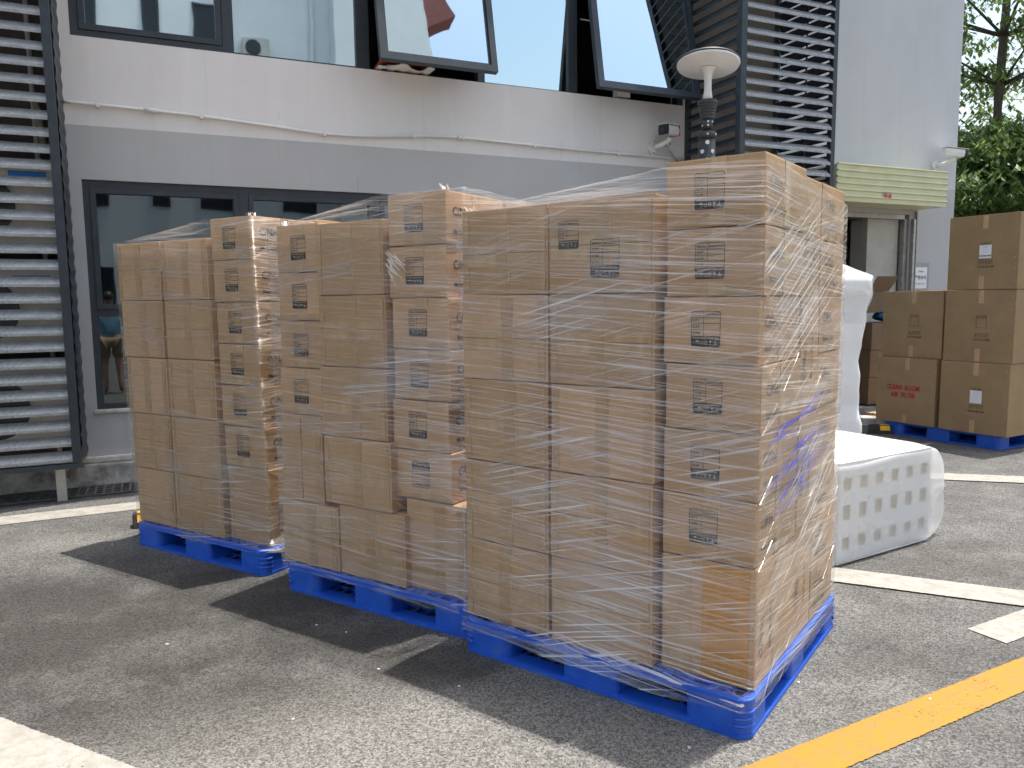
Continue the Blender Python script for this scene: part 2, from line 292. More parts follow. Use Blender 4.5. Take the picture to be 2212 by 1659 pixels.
# ------------------------------------------------------------------ mesh helpers
class MB:
    def __init__(s): s.v = []; s.f = []; s.mi = []; s.cur = 0; s.uv = None
    def add(s, vs, fs):
        b = len(s.v); s.v += [tuple(x) for x in vs]
        for f in fs: s.f.append(tuple(i+b for i in f)); s.mi.append(s.cur)
        return s
    def box(s, x0, x1, y0, y1, z0, z1):
        return s.add([(x0, y0, z0), (x1, y0, z0), (x1, y1, z0), (x0, y1, z0), (x0, y0, z1), (x1, y0, z1), (x1, y1, z1), (x0, y1, z1)],
                     [(3, 2, 1, 0), (4, 5, 6, 7), (0, 1, 5, 4), (1, 2, 6, 5), (2, 3, 7, 6), (3, 0, 4, 7)])
    def quad(s, a, b, c, d): return s.add([a, b, c, d], [(0, 1, 2, 3)])
    def prism(s, poly, z0, z1):
        n = len(poly); vs = [(x, y, z0) for x, y in poly]+[(x, y, z1) for x, y in poly]
        fs = [tuple(reversed(range(n))), tuple(range(n, 2*n))]+[(i, (i+1) % n, n+(i+1) % n, n+i) for i in range(n)]
        return s.add(vs, fs)
    def prism_x(s, poly, x0, x1):   # poly in (y,z)
        n = len(poly); vs = [(x0, y, z) for y, z in poly]+[(x1, y, z) for y, z in poly]
        fs = [tuple(range(n)), tuple(reversed(range(n, 2*n)))]+[(i, n+i, n+(i+1) % n, (i+1) % n) for i in range(n)]
        return s.add(vs, fs)
    def ring(s, po, pi, z0, z1):
        n = len(po); vs = [(x, y, z0) for x, y in po]+[(x, y, z0) for x, y in pi]+[(x, y, z1) for x, y in po]+[(x, y, z1) for x, y in pi]
        fs = []
        for i in range(n):
            j = (i+1) % n
            fs += [(i, j, 2*n+j, 2*n+i), (n+j, n+i, 3*n+i, 3*n+j), (2*n+i, 2*n+j, 3*n+j, 3*n+i), (j, i, n+i, n+j)]
        return s.add(vs, fs)
    def lathe(s, prof, n=24, c=(0, 0, 0)):
        vs = []; fs = []
        for r, z in prof:
            for k in range(n): a = 2*math.pi*k/n; vs.append((c[0]+r*math.cos(a), c[1]+r*math.sin(a), c[2]+z))
        for i in range(len(prof)-1):
            for k in range(n): k2 = (k+1) % n; fs.append((i*n+k, i*n+k2, (i+1)*n+k2, (i+1)*n+k))
        fs.append(tuple(reversed(range(n)))); fs.append(tuple(range((len(prof)-1)*n, len(prof)*n)))
        return s.add(vs, fs)
    def tube(s, pts, r, n=8):
        pts = [Vector(p) for p in pts]; rs = r if isinstance(r, (list, tuple)) else [r]*len(pts)
        vs = []; fs = []; ref = Vector((0.13, .31, .94)).normalized()
        for i, p in enumerate(pts):
            d = (pts[min(i+1, len(pts)-1)]-pts[max(i-1, 0)]).normalized()
            if abs(d.dot(ref)) > .95: rf = Vector((1, 0, 0))
            else: rf = ref
            a = d.cross(rf).normalized(); b = d.cross(a)
            for k in range(n):
                t = 2*math.pi*k/n; vs.append(p+(a*math.cos(t)+b*math.sin(t))*rs[i])
        for i in range(len(pts)-1):
            for k in range(n): k2 = (k+1) % n; fs.append((i*n+k2, i*n+k, (i+1)*n+k, (i+1)*n+k2))
        fs.append(tuple(range(n))); fs.append(tuple(reversed(range((len(pts)-1)*n, len(pts)*n))))
        return s.add(vs, fs)
    def mesh(s, name, mats, smooth=False):
        me = bpy.data.meshes.new(name); me.from_pydata(s.v, [], s.f)
        for mm in (mats if isinstance(mats, (list, tuple)) else [mats]): me.materials.append(M[mm])
        me.polygons.foreach_set('material_index', s.mi)
        if smooth: me.polygons.foreach_set('use_smooth', [True]*len(me.polygons))
        me.update(); return me
    def build(s, name, mats, parent=None, smooth=False, bevel=0, **kw):
        me = s.mesh(name, mats, smooth)
        if bevel:
            bm = bmesh.new(); bm.from_mesh(me); bmesh.ops.bevel(bm, geom=[e for e in bm.edges if e.calc_face_angle(0) > .6], offset=bevel, segments=2, affect='EDGES', profile=.6); bm.to_mesh(me); bm.free()
        return link(name, me, parent, **kw)
def link(name, me, parent=None, loc=None, rotz=None):
    o = bpy.data.objects.new(name, me); COL.objects.link(o)
    if parent is not None: o.parent = parent
    if loc is not None: o.location = loc
    if rotz is not None: o.rotation_euler = (0, 0, rotz)
    return o
def tag(o, label, cat=None, group=None, kind=None):
    if label: o['label'] = label
    if cat: o['category'] = cat
    if group: o['group'] = group
    if kind: o['kind'] = kind
    return o
def thing(name, label, cat, loc=(0, 0, 0), rotz=0, group=None):
    o = bpy.data.objects.new(name, None); COL.objects.link(o); o.location = loc; o.rotation_euler = (0, 0, rotz); o.empty_display_size = .1
    return tag(o, label, cat, group)
def struct(o, label=None): o['kind'] = 'structure'; return o
def copy_tree(o, parent=None):
    c = o.copy(); COL.objects.link(c); c.parent = parent
    for ch in list(o.children): copy_tree(ch, c)
    return c
def rrect(x0, x1, y0, y1, r, k=5):
    p = []
    for cx, cy, a0 in ((x1-r, y1-r, 0), (x0+r, y1-r, 90), (x0+r, y0+r, 180), (x1-r, y0+r, 270)):
        for i in range(k+1):
            a = R(a0+90*i/k); p.append((cx+r*math.cos(a), cy+r*math.sin(a)))
    return p
_fc = {}
def text_tris(txt, size, bold=0.0, align='LEFT', xs=1.0):
    """flat text as (verts, faces) in the xy plane"""
    k = (txt, size, bold, align, xs)
    if k in _fc: return _fc[k]
    cu = bpy.data.curves.new('t', 'FONT'); cu.body = txt; cu.size = size; cu.align_x = align; cu.offset = bold; cu.resolution_u = 2
    o = bpy.data.objects.new('t', cu); COL.objects.link(o)
    dg = bpy.context.evaluated_depsgraph_get(); me = bpy.data.meshes.new_from_object(o.evaluated_get(dg))
    vs = [(v.co.x*xs, v.co.y) for v in me.vertices]; fs = [tuple(p.vertices) for p in me.polygons]
    bpy.data.objects.remove(o); bpy.data.curves.remove(cu); bpy.data.meshes.remove(me)
    _fc[k] = (vs, fs); return vs, fs
def put_text(mb, txt, size, x, z, bold=0.0, align='LEFT', y=0.0, xs=1.0):   # on a front face (facing -y)
    vs, fs = text_tris(txt, size, bold, align, xs)
    mb.add([(x+a, y, z+b) for a, b in vs], fs)

# ================================================================== GROUND
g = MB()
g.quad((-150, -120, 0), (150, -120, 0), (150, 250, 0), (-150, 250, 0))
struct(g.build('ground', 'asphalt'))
def strip(name, x0, y0, x1, y1, wd, mat, z=.004, label=None):
    d = Vector((x1-x0, y1-y0)); Lg = d.length; d.normalize(); n = Vector((-d.y, d.x))*wd/2
    me = bpy.data.meshes.new(name)
    me.from_pydata([(x0-n.x, y0-n.y, z), (x1-n.x, y1-n.y, z), (x1+n.x, y1+n.y, z), (x0+n.x, y0+n.y, z)], [], [(0, 1, 2, 3)])
    uv = me.uv_layers.new(name='UVMap')
    for i, q in enumerate(((0, 0), (Lg, 0), (Lg, 1), (0, 1))): uv.data[i].uv = q
    me.materials.append(M[mat]); return struct(link(name, me))
strip('white_line', -7.0, 3.62, 6.2, 9.98, .25, 'white_paint')
strip('white_line', 1.0, 4.37, 7.5, 1.42, .235, 'white_paint', .008)
strip('white_line', 2.4, 6.58, 8.5, 5.06, .26, 'white_paint', .008)
strip('white_line', 2.085, 3.265, 6.0, 5.35, .175, 'white_paint')
strip('white_line', -4.5, 3.82, .9, 1.19, .225, 'white_paint', .008)
strip('yellow_line', -3.0, .25, 7.0, 5.57, .165, 'yellow_paint')
strip('yellow_line', -6.0, -3.4, 7.0, 3.5, .15, 'yellow_paint')
# pale chips and crumbs on the asphalt
mb = MB(); rr = random.Random(3)
for k in range(26):
    x = rr.uniform(-2.6, 3.2); y = rr.uniform(2.4, 5.5); q = rr.uniform(.003, .008); a = rr.uniform(0, 6.3)
    pts = [(x+q*rr.uniform(.6, 1.5)*math.cos(a+t), y+q*rr.uniform(.5, 1)*math.sin(a+t)) for t in (0, 1.3, 2.5, 3.9, 5.1)]
    mb.prism(pts, .001, .004+q*.4)
tag(mb.build('stone_chips', 'gravel'), 'pale stone chips scattered over the grey asphalt', 'chips', None, 'stuff')

# ================================================================== FACADE FRAME
P0 = Vector((-3.408, 6.314, 0)); FA = R(24.6)
FU = Vector((math.cos(FA), math.sin(FA), 0)); FN = Vector((math.sin(FA), -math.cos(FA), 0))
def W(s, out, z=0): return P0+FU*s+FN*out+Vector((0, 0, z))
bld = thing('factory_building', 'pale and grey rendered factory building behind the pallets', 'building', P0, FA)
T = .24
def wallpieces(mb, s0, s1, z0, z1, holes, y0=0, y1=T):
    zs = sorted({z0, z1, *[h[2] for h in holes], *[h[3] for h in holes]})
    for a, b in zip(zs, zs[1:]):
        if a < z0 or b > z1: continue
        cuts = sorted((h[0], h[1]) for h in holes if h[2] <= a+1e-6 and h[3] >= b-1e-6)
        x = s0
        for c0, c1 in cuts:
            if c0 > x: mb.box(x, c0, y0, y1, a, b)
            x = c1
        if x < s1: mb.box(x, s1, y0, y1, a, b)
UPW = (-.03, 5.86, 3.605, 5.5); LOW = (-.02, 2.62, .636, 2.5); DOOR = (7.5, 9.5, .14, 2.56)
mb = MB(); wallpieces(mb, -7, 6.6, 2.92, 8.5, [UPW]); mb.build('upper_wall', 'wall_up', bld)
mb = MB(); mb.box(6.6, 10.36, 0, T, 2.92, 8.5); mb.build('upper_wall', 'wall_right', bld)
mb = MB(); wallpieces(mb, -7, 10.36, .25, 2.92, [LOW, (7.5, 9.5, .25, 2.56)]); mb.build('lower_wall', 'wall_low', bld)
mb = MB(); mb.box(-7, 7.5, -.05, T, 0, .2); mb.build('plinth', 'wall_plinth', bld, bevel=.02)
mb = MB(); mb.box(-7, 7.5, -.045, T-.01, .2, .25); mb.box(9.5, 10.36, -.045, T-.01, 0, .25); mb.build('plinth_cap', 'kerb', bld, bevel=.012)
mb = MB(); mb.box(10.12, 10.355, T, 9, 0, 8.5); mb.box(-7, 10.12, 8.8, 9, 0, 8.5); mb.box(-7, -6.76, T, 8.8, 0, 8.5); mb.build('rear_wall', 'wall_up', bld)
mb = MB(); mb.box(-7.1, 10.45, -.1, 9.1, 8.5, 8.7); mb.build('roof', 'wall_up', bld)
mb = MB(); mb.box(-6.7, 10.1, T+.01, 8.7, 2.75, 3.0); mb.box(-6.7, 10.1, T+.01, 8.7, .0, .05); mb.box(-6.7, 10.1, T+.01, 8.7, 5.7, 5.9); mb.box(-6.7, 10.1, 3.2, 3.3, .05, 2.75); mb.box(-6.7, 10.1, 3.2, 3.3, 3.0, 5.7)
mb.build('interior', 'interior', bld)

def rect_frame(mb, s0, s1, z0, z1, wd, y0, y1):
    mb.box(s0, s0+wd, y0, y1, z0, z1); mb.box(s1-wd, s1, y0, y1, z0, z1); mb.box(s0+wd, s1-wd, y0, y1, z0, z0+wd); mb.box(s0+wd, s1-wd, y0, y1, z1-wd, z1)
def pane(mb, s0, s1, z0, z1, y): mb.box(s0, s1, y, y+.008, z0, z1)
# --- upper ribbon window
mb = MB(); mb.box(UPW[0], UPW[0]+.06, .02, .12, 3.605, 5.5); mb.box(UPW[0]+.06, UPW[1], .02, .12, 5.44, 5.5); mb.box(1.1, 1.19, .02, .12, 3.605, 5.44); mb.box(2.24, 2.36, .02, .13, 3.605, 5.44); mb.box(3.43, 3.5, .02, .12, 3.605, 5.44); mb.box(4.43, 4.53, .02, .13, 3.605, 5.44); mb.box(5.79, 5.86, .02, .12, 3.605, 5.44)
mb.box(UPW[0]+.06, 1.1, .02, .12, 3.605, 3.66); mb.box(1.19, 2.24, .03, .12, 3.605, 3.625); mb.box(3.5, 4.43, .03, .12, 3.605, 3.62); mb.box(2.36, 3.43, .08, .12, 3.605, 3.63); mb.box(4.53, 5.79, .08, .12, 3.605, 3.63)
win = mb.build('window', 'frame', bld); win['label'] = 'upper ribbon window with dark frame'
mb = MB(); rect_frame(mb, .035, 1.095, 3.663, 5.43, .045, .008, .10); mb.build('sash', 'frame', win)
for a, b, z0, y in ((.08, 1.05, 3.708, .05), (1.19, 2.24, 3.625, .05), (3.5, 4.43, 3.62, .05)):
    mb = MB(); pane(mb, a, b, z0, 5.4, y); mb.build('pane', 'glass_up', win)
def awning(s0, s1, zt, zb, ang, label):
    Ln = zt-zb; mb = MB(); rect_frame(mb, s0, s1, -Ln, 0, .06, -.03, .03); rect_frame(mb, s0+.06, s1-.06, -Ln+.06, -.06, .018, -.012, .024)
    o = mb.build('open_sash', 'frame', bld, loc=(0, -.01, zt)); o.rotation_euler = (R(-ang), 0, 0); o['label'] = label
    mb = MB(); pane(mb, s0+.078, s1-.078, -Ln+.078, -.078, -.004); mb.build('pane', 'glass_up', o)
    for sx in (s0+.03, s1-.03):
        mb = MB(); mb.tube([(sx, .035, -Ln*.62), (sx, .24, -Ln*.55)], .008, 6); mb.build('stay_arm', 'bolt', o)
awning(2.345, 3.45, 5.40, 3.545, 12, 'open awning sash above the red and white tray')
awning(4.55, 5.79, 5.40, 3.545, 11, 'open awning sash beside the louvre tower')
# --- lower window
mb = MB(); s0, s1, z0, z1 = LOW
mb.box(s0, s0+.05, .03, .13, z0, z1); mb.box(s0+.05, s1, .03, .13, z1-.06, z1); mb.box(s0+.05, s1, .03, .13, z0, z0+.035); mb.box(s1-.05, s1, .03, .13, z0+.035, z1-.06)
mb.box(1.17, 1.25, .03, .13, z0+.035, z1-.06); mb.box(2.36, 2.42, .03, .13, z0+.035, z1-.06)
for a, b in ((s0+.05, 1.17), (1.25, 2.36), (2.42, s1-.05)): mb.box(a, b, .035, .12, 1.40, 1.46)
win = mb.build('window', 'frame', bld); win['label'] = 'lower dark window behind the left pallet'
for a, b in ((s0+.05, 1.17), (1.25, 2.36), (2.42, s1-.05)):
    mb = MB(); rect_frame(mb, a+.002, b-.002, 1.462, z1-.062, .04, .02, .11); mb.build('sash', 'frame', win)
    mb = MB(); pane(mb, a+.042, b-.042, 1.502, z1-.102, .06); mb.build('pane', 'glass_low', win)
    mb = MB(); pane(mb, a, b, z0+.035, 1.40, .07); mb.build('pane', 'glass_low', win)
mb = MB(); mb.box(s0-.02, s1+.02, -.02, .028, z0-.03, z0-.002); mb.build('sill', 'kerb', bld, bevel=.006)
# --- door bay
mb = MB(); mb.box(9.44, 9.5, .02, .2, .14, 2.5); mb.box(7.5, 9.44, .02, .2, 2.5, 2.56); mb.box(7.5, 7.56, .02, .2, .14, 2.5)
door = mb.build('door_frame', 'steel', bld)
mb = MB(); mb.box(8.86, 9.425, .10, .36, .14, 2.5); mb.build('column', 'ac', bld)
mb = MB(); rect_frame(mb, 7.4, 8.84, .14, 2.4, .07, .55, .62); mb.box(7.47, 8.77, .56, .61, 2.06, 2.12); gd = mb.build('glass_door', 'frame', bld)
mb = MB(); pane(mb, 7.47, 8.77, .21, 2.06, .58); mb.build('pane', 'frosted', gd)
mb = MB(); mb.box(7.5, 9.5, -.35, .5, 0, .14); mb.build('step', 'wall_plinth', bld, bevel=.015)
mb = MB(); mb.box(9.53, 9.57, -.05, -.005, .3, 2.5); mb.box(9.60, 9.615, -.04, -.005, .3, 2.6); mb.build('shutter_rail', 'steel', bld)

# ================================================================== DRAIN
dr = thing('drain_grate', 'cast iron drain grate with square holes along the wall foot', 'drain', W(0, 0), FA)
mb = MB(); mb.box(-4, 3, -.40, -.06, .0005, .002); mb.build('channel_shade', 'void', dr)  # flat black strip stands in for the unlit depth under the grate
gm = MB()
for k in range(8): gm.box(k*.0625-.008, k*.0625+.008, -.38, -.08, .004, .018)
for y in (-.38, -.305, -.23, -.155, -.08): gm.box(-.008, .492, y-.01, y+.01, .003, .017)
gme = gm.mesh('grate_panel', 'iron')
for k in range(14): link('grate_panel', gme, dr, loc=(-4+k*.5+.01, 0, 0))

# ================================================================== LOUVRE SCREENS
def slat_mesh(L):
    mb = MB(); mb.prism_x([(0, 0), (.006, 0), (.006, .016), (.058, .072), (.058, .078), (.052, .078), (0, .022)], 0, L)
    return mb.mesh('slat', 'galv')
def slat_mesh_shaded(L):
    mb = MB(); mb.prism_x([(0, 0), (.006, 0), (.006, .016), (.058, .072), (.058, .078), (.052, .078), (0, .022)], 0, L)
    return mb.mesh('slat', 'louvre_dark')
lv = thing('louvre_screen', 'galvanised louvre screen box on the left wall hiding air conditioners', 'louvre screen', W(0, 0), FA)
OUT = .5
mb = MB(); mb.box(-.172, -.115, -OUT-.02, -OUT+.03, .30, 7.5); mb.build('post', 'louvre_dark', lv)
mb = MB(); mb.box(-1.55, -1.49, -OUT-.02, -OUT+.03, .30, 7.5); mb.build('post', 'louvre_dark', lv)
mb = MB(); mb.box(-3.0, -.10, -OUT-.025, -OUT+.035, .262, .298); mb.build('bottom_rail', 'louvre_dark', lv)
mb = MB(); mb.box(-3.0, -.10, -OUT-.025, -.004, 7.5, 7.53); mb.build('added_sun_cover', 'louvre_dark', lv)  # unseen cover, added to keep the sun out of the screen
mb = MB(); mb.box(-3.05, -3.0, -OUT-.02, -.004, .30, 7.5); mb.build('end_sheet', 'louvre_dark', lv)
mb = MB(); n = 60
for k in range(n):   # corrugated side sheet
    z0 = .30+k*.12; x = [-.104+.004*math.sin(2*math.pi*j/6) for j in range(7)]
    for j in range(6):
        a, b = z0+.02*j, z0+.02*(j+1)
        mb.add([(x[j], -OUT+.03, a), (x[j+1], -OUT+.03, b), (x[j+1], -.03, b), (x[j], -.03, a)], [(0, 1, 2, 3)])
mb.build('side_sheet', 'louvre_dark', lv)
mb = MB(); mb.box(-3.0, -.115, -.012, -.003, .26, 7.5); mb.build('shade_sheet', 'backing', lv)  # added dark sheet, its colour stands in for shade behind the slats
sm = slat_mesh(2.83)
for k in range(46): q = link('slat', sm, lv, loc=(-3.0, -OUT-.012+rnd.uniform(-.001, .001), .31+k*.1205+rnd.uniform(-.0015, .0015))); q.rotation_euler = (R(rnd.uniform(-2, 2)), R(rnd.uniform(-.06, .06)), 0)
mb = MB(); mb.box(-.30, -.235, -OUT+.06, -OUT+.11, 0, .262); mb.build('foot_post', 'ac', lv)
mb = MB(); mb.box(-2.4, -2.335, -OUT+.06, -OUT+.11, 0, .262); mb.build('foot_post', 'ac', lv)
def ac_unit(label, s, z, lab):
    t = thing('air_conditioner', label, 'air conditioner', W(s, 0, z), FA, 'outdoor units behind the left louvres')
    mb = MB(); mb.box(0, .86, -.40, -.08, 0, .62); mb.build('casing', 'ac', t, bevel=.012)
    mb = MB(); mb.lathe([(.23, 0), (.23, .012), (.2, .012), (.2, .002)], 28); o = mb.build('fan_grille', 'dark_plastic', t, loc=(.36, -.401, .31)); o.rotation_euler = (R(90), 0, 0)
    mb = MB(); mb.box(.56, .80, -.404, -.4005, .50, .56); o = mb.build('badge', 'acb', t)
    return t
ac_unit('aged white air conditioner at the bottom behind the left louvres', -1.02, .42, 0)
ac_unit('aged white air conditioner in the middle behind the left louvres', -1.04, 1.16, 1)
ac_unit('aged white air conditioner just below the pipes behind the left louvres', -1.02, 1.92, 1)
for k, (s, r, zz) in enumerate(((-.19, .022, 4.2), (-.30, .018, 3.9))):
    mb = MB(); mb.tube([(s, -.06, .1), (s, -.06, 2.0), (s-.01, -.07, zz)], r, 10)
    for z in (.8, 1.7, 2.6): mb.tube([(s, -.06, z-.04), (s, -.06, z+.04)], r*1.3, 10)
    tag(mb.build('drain_pipe', 'white_pvc', None, True, loc=W(0, 0), rotz=FA), ('cream plastic drain pipe nearest the louvre post', 'thin cream pipe further inside behind the louvres')[k], 'pipe', 'pipes behind the left louvres')
mb = MB()
for k in range(4):
    z = 2.62-.74*k; mb.tube([(-.18-.02*k, -.25, z-.25), (-.13, -.28, z-.1), (-.14, -.2, z+.06), (-.25, -.1, z+.1), (-.3, -.06, z+.5)], .026, 8)
tag(mb.build('wrapped_pipes', 'insul', None, True, loc=W(0, 0), rotz=FA), 'tan wrapped refrigerant pipes curling beside the air conditioners', 'pipes')

tw = thing('louvre_tower', 'dark framed three sided louvre tower standing off the facade', 'louvre tower', W(5.872, 0), FA)
TW, TD, Z0, Z1 = 1.30, .90, .3, 7.5
for x0, x1, y0, y1 in ((0, .07, -TD, -TD+.07), (TW-.06, TW, -TD, -TD+.06), (0, .05, -.06, -.004), (TW-.05, TW, -.06, -.004)):
    mb = MB(); mb.box(x0, x1, y0, y1, Z0, Z1); mb.build('post', 'louvre_dark', tw, bevel=.004)
mb = MB(); mb.box(0, TW, -TD, -.004, Z1, Z1+.03); mb.build('added_sun_cover', 'louvre_dark', tw)  # unseen lid added so no sun falls into the tower
mb = MB(); mb.box(.05, TW-.05, -.012, -.003, Z0, Z1); mb.build('shade_sheet', 'tower_shade', tw)  # added grey sheet that paints the tower's inside darker, as if shaded
sm = slat_mesh(TW-.132); sd_ = slat_mesh_shaded(TD-.135)  # side slats are a darker copy, shade painted into their colour
for k in range(59):
    z = Z0+.05+k*.1215
    q = link('slat', sm, tw, loc=(.071, -TD-.004, z+rnd.uniform(-.002, .002))); q.rotation_euler = (R(rnd.uniform(-2.5, 2.5)), R(rnd.uniform(-.15, .15)), 0)
    o = link('slat', sd_, tw, loc=(-.004, -.062, z+.03)); o.rotation_euler = (0, 0, R(-90))
    o = link('slat', sd_, tw, loc=(TW+.004, -TD+.068, z+.03)); o.rotation_euler = (0, 0, R(90))
mb = MB(); mb.box(.5, .515, -TD+.07, -TD+.085, Z0, Z1); mb.build('stiffener', 'louvre_dark', tw)
mb = MB(); mb.box(.93, .945, -TD+.07, -TD+.085, Z0, Z1); mb.build('stiffener', 'louvre_dark', tw)

# ================================================================== FACADE FITTINGS
pts = [(-.1, 3.085), (.25, 3.08), (.9, 3.06), (1.5, 3.024), (1.92, 2.998), (2.3, 3.006), (2.75, 3.042), (3.12, 3.062), (3.5, 3.055), (4.27, 3.04), (5.0, 3.036), (5.86, 3.03)]
cd = thing('cable_conduit', 'white cable conduit sagging across the upper wall', 'conduit', W(0, 0), FA)
fine = []
for i in range(len(pts)-1):
    p0 = pts[max(i-1, 0)]; p1 = pts[i]; p2 = pts[i+1]; p3 = pts[min(i+2, len(pts)-1)]
    for k in range(6):
        t = k/6; f = lambda a, b, c, d: .5*((2*b)+(-a+c)*t+(2*a-5*b+4*c-d)*t*t+(-a+3*b-3*c+d)*t**3)
        fine.append((p1[0]+(p2[0]-p1[0])*t, -.022, f(p0[1], p1[1], p2[1], p3[1])))
fine.append((5.86, -.022, 3.03))
mb = MB(); mb.tube(fine, .0135, 10); mb.build('tube', 'white_pvc', cd, True)
for q in (4, 12, 24, 36, 44, 52, 60):
    x, y, z = fine[q]; mb = MB(); mb.box(x-.012, x+.012, -.042, -.001, z-.022, z+.018); mb.build('clip', 'white_pvc', cd)
for q in (8, 43):
    a, b = fine[q], fine[q+1]; mb = MB(); mb.tube([a, b], .019, 10); mb.build('coupling', 'white_pvc', cd, True)
def cctv(label, s, z, yaw, pitch, ribbon):
    t = thing('security_camera', label, 'camera', W(s, .0, z), FA, 'wall security cameras')
    mb = MB(); mb.lathe([(.06, 0), (.06, .02), (.045, .035)], 20); o = mb.build('wall_plate', 'white_metal', t, True); o.rotation_euler = (R(90), 0, 0)
    mb = MB(); mb.tube([(0, -.02, 0), (.05, -.10, .02), (.09, -.16, .05), (.10, -.18, .085)], [.032, .028, .026, .03], 10); mb.build('arm', 'white_metal', t, True)
    mb = MB(); mb.tube([(.03*math.cos(a)-.01, -.035, -.01+.075*math.sin(a)) for a in [k*.35+1.2 for k in range(15)]], .008, 6); mb.build('cable_loop', 'white_pvc', t, True)
    body = MB(); body.prism_x([(-.045, -.045), (.045, -.045), (.055, .0), (.045, .05), (-.045, .05), (-.055, .0)], -.13, .13)
    o = body.build('housing', 'white_metal', t, bevel=.008, loc=(.10, -.19, .15)); o.rotation_euler = (0, R(pitch), R(yaw))
    mb = MB(); mb.prism_x([(-.05, -.048), (.05, -.048), (.056, 0), (.05, .05), (-.05, .05), (-.056, 0)], .131, .165)
    f = mb.build('lens_face', 'dark_plastic', o)
    mb = MB(); mb.lathe([(.026, 0), (.026, .01), (.02, .012)], 16); f = mb.build('lens', 'frame', o, loc=(.165, 0, 0)); f.rotation_euler = (0, R(90), 0)
    mb = MB(); mb.box(-.135, .175, -.06, .06, .056, .062); mb.build('sun_shield', 'white_metal', o)
    if ribbon:
        mb = MB(); mb.box(.118, .124, -.06, .06, -.05, .055); mb.box(.118, .124, -.066, -.06, -.13, .05); mb.build('ribbon', 'red_ink', o, loc=(-.22, 0, 0))
    return t
cctv('black faced security camera on the main wall beside the louvre tower', 5.45, 3.125, 205, 4, True)
cctv('white security camera above the pale yellow canopy', 9.93, 3.20, -20, 6, False)
mb = MB(); mb.tube([(0, -.1, .02), (.25, -.03, -.16)], .012, 8)
tag(mb.build('wall_brace', 'grey_plate', None, True, loc=W(5.55, 0, 3.12), rotz=FA), 'grey diagonal brace pipe under the main wall camera', 'pipe')
# canopy with corrugated skin
cp = thing('door_canopy', 'pale yellow corrugated metal canopy above the door bay', 'canopy', W(7.75, 0, 2.62), FA)
prof = []
zz = 0
for k in range(6):
    b = k*.073; prof += [(-.40, b), (-.40, b+.048), (-.425, b+.056), (-.425, b+.066)]
prof += [(-.40, .438)]
outer = prof; inner = [(y+.012, z) for y, z in reversed(prof)]
mb = MB(); n = len(prof)
for i in range(n-1):
    (y0, za), (y1, zb) = prof[i], prof[i+1]
    mb.add([(0, y0, za), (1.9, y0, za), (1.9, y1, zb), (0, y1, zb)], [(0, 1, 2, 3)])
    mb.add([(0, y0+.02, za), (1.9, y0+.02, za), (1.9, y1+.02, zb), (0, y1+.02, zb)], [(3, 2, 1, 0)])
    for X in (0, 1.9): mb.add([(X, y0, za), (X, y0+.02, za), (X, y1+.02, zb), (X, y1, zb)], [(0, 1, 2, 3)])
mb.build('front_sheet', 'canopy', cp)
mb = MB(); mb.box(.0, 1.9, -.395, -.005, .40, .425); mb.build('top_sheet', 'canopy', cp)
mb = MB(); mb.box(.005, 1.895, -.379, -.005, .0, .02); mb.build('underside', 'canopy', cp)
mb = MB(); mb.box(1.86, 1.88, -.379, -.005, .02, .40); mb.box(.005, .025, -.379, -.005, .02, .40); mb.build('end_sheet', 'canopy', cp)
mb = MB(); mb.tube([(.2, -.3, .435), (.75, -.08, .50), (.95, -.36, .435)], .012, 6); mb.build('stay', 'grey_plate', cp)
lm = MB(); lm.quad((0, 0, 0), (.1, 0, 0), (.1, 0, .055), (0, 0, .055)); lm.cur = 1
put_text(lm, '卷闸门', .03, .008, .03, 0, 'LEFT', -.001); put_text(lm, '8888', .022, .01, .006, 0, 'LEFT', -.001)
lm.build('sticker', ['red_ink', 'paper'], cp, loc=(.78, -.4275, .062))
# no-parking notice
sg = thing('parking_notice', 'white no parking notice in a grey frame on the wall', 'sign', W(9.60, 0, 1.58), FA)
mb = MB(); mb.box(0, .30, -.02, -.003, 0, .36); mb.build('frame', 'grey_plate', sg)
lm = MB(); lm.quad((.02, -.0215, .02), (.255, -.0215, .02), (.255, -.0215, .30), (.02, -.0215, .30)); lm.cur = 1
put_text(lm, '严禁停车', .056, .137, .145, .0006, 'CENTER', -.0225); put_text(lm, '消防通道', .026, .137, .235, 0, 'CENTER', -.0225); put_text(lm, '违者拖车·后果自负', .022, .137, .075, 0, 'CENTER', -.0225)
lm.build('sheet', ['paper', 'ink'], sg)
# tray and cloth on the sill under the open sash
mb = MB(); mb.box(0, .44, -.16, .10, .03, .055); o = mb.build('tray', 'red', None, False, .008, loc=W(2.42, 0, 3.61), rotz=FA); tag(o, 'red tray on the sill under the left open sash', 'tray')
mb = MB(); nx, ny = 14, 5; vs = []; fs = []
for j in range(ny):
    for i in range(nx):
        x = i/(nx-1)*.5; y = -.20+j*.07; vs.append((x, y-.02*math.sin(i*1.3), .028-.05*max(0, (1-j/1.6))*(.5+.5*math.sin(i*.8+1))-.008*math.sin(i*2.1)))
for j in range(ny-1):
    for i in range(nx-1): a = j*nx+i; fs.append((a, a+1, a+nx+1, a+nx))
mb.add(vs, fs); o = mb.build('cloth', 'cloth', None, True, loc=W(2.42, 0, 3.605), rotz=FA); tag(o, 'white cloth hanging under the red tray on the sill', 'cloth')
sm_ = o.modifiers.new('s', 'SOLIDIFY'); sm_.thickness = .006
mb = MB(); mb.box(0, .16, 0, .1, 0, .075); mb.box(.02, .14, .02, .08, .075, .09); o = mb.build('carton', 'white_metal', None, False, .006, loc=W(5.02, -.02, 3.63), rotz=FA); tag(o, 'small white carton on the sill under the right open sash', 'carton')

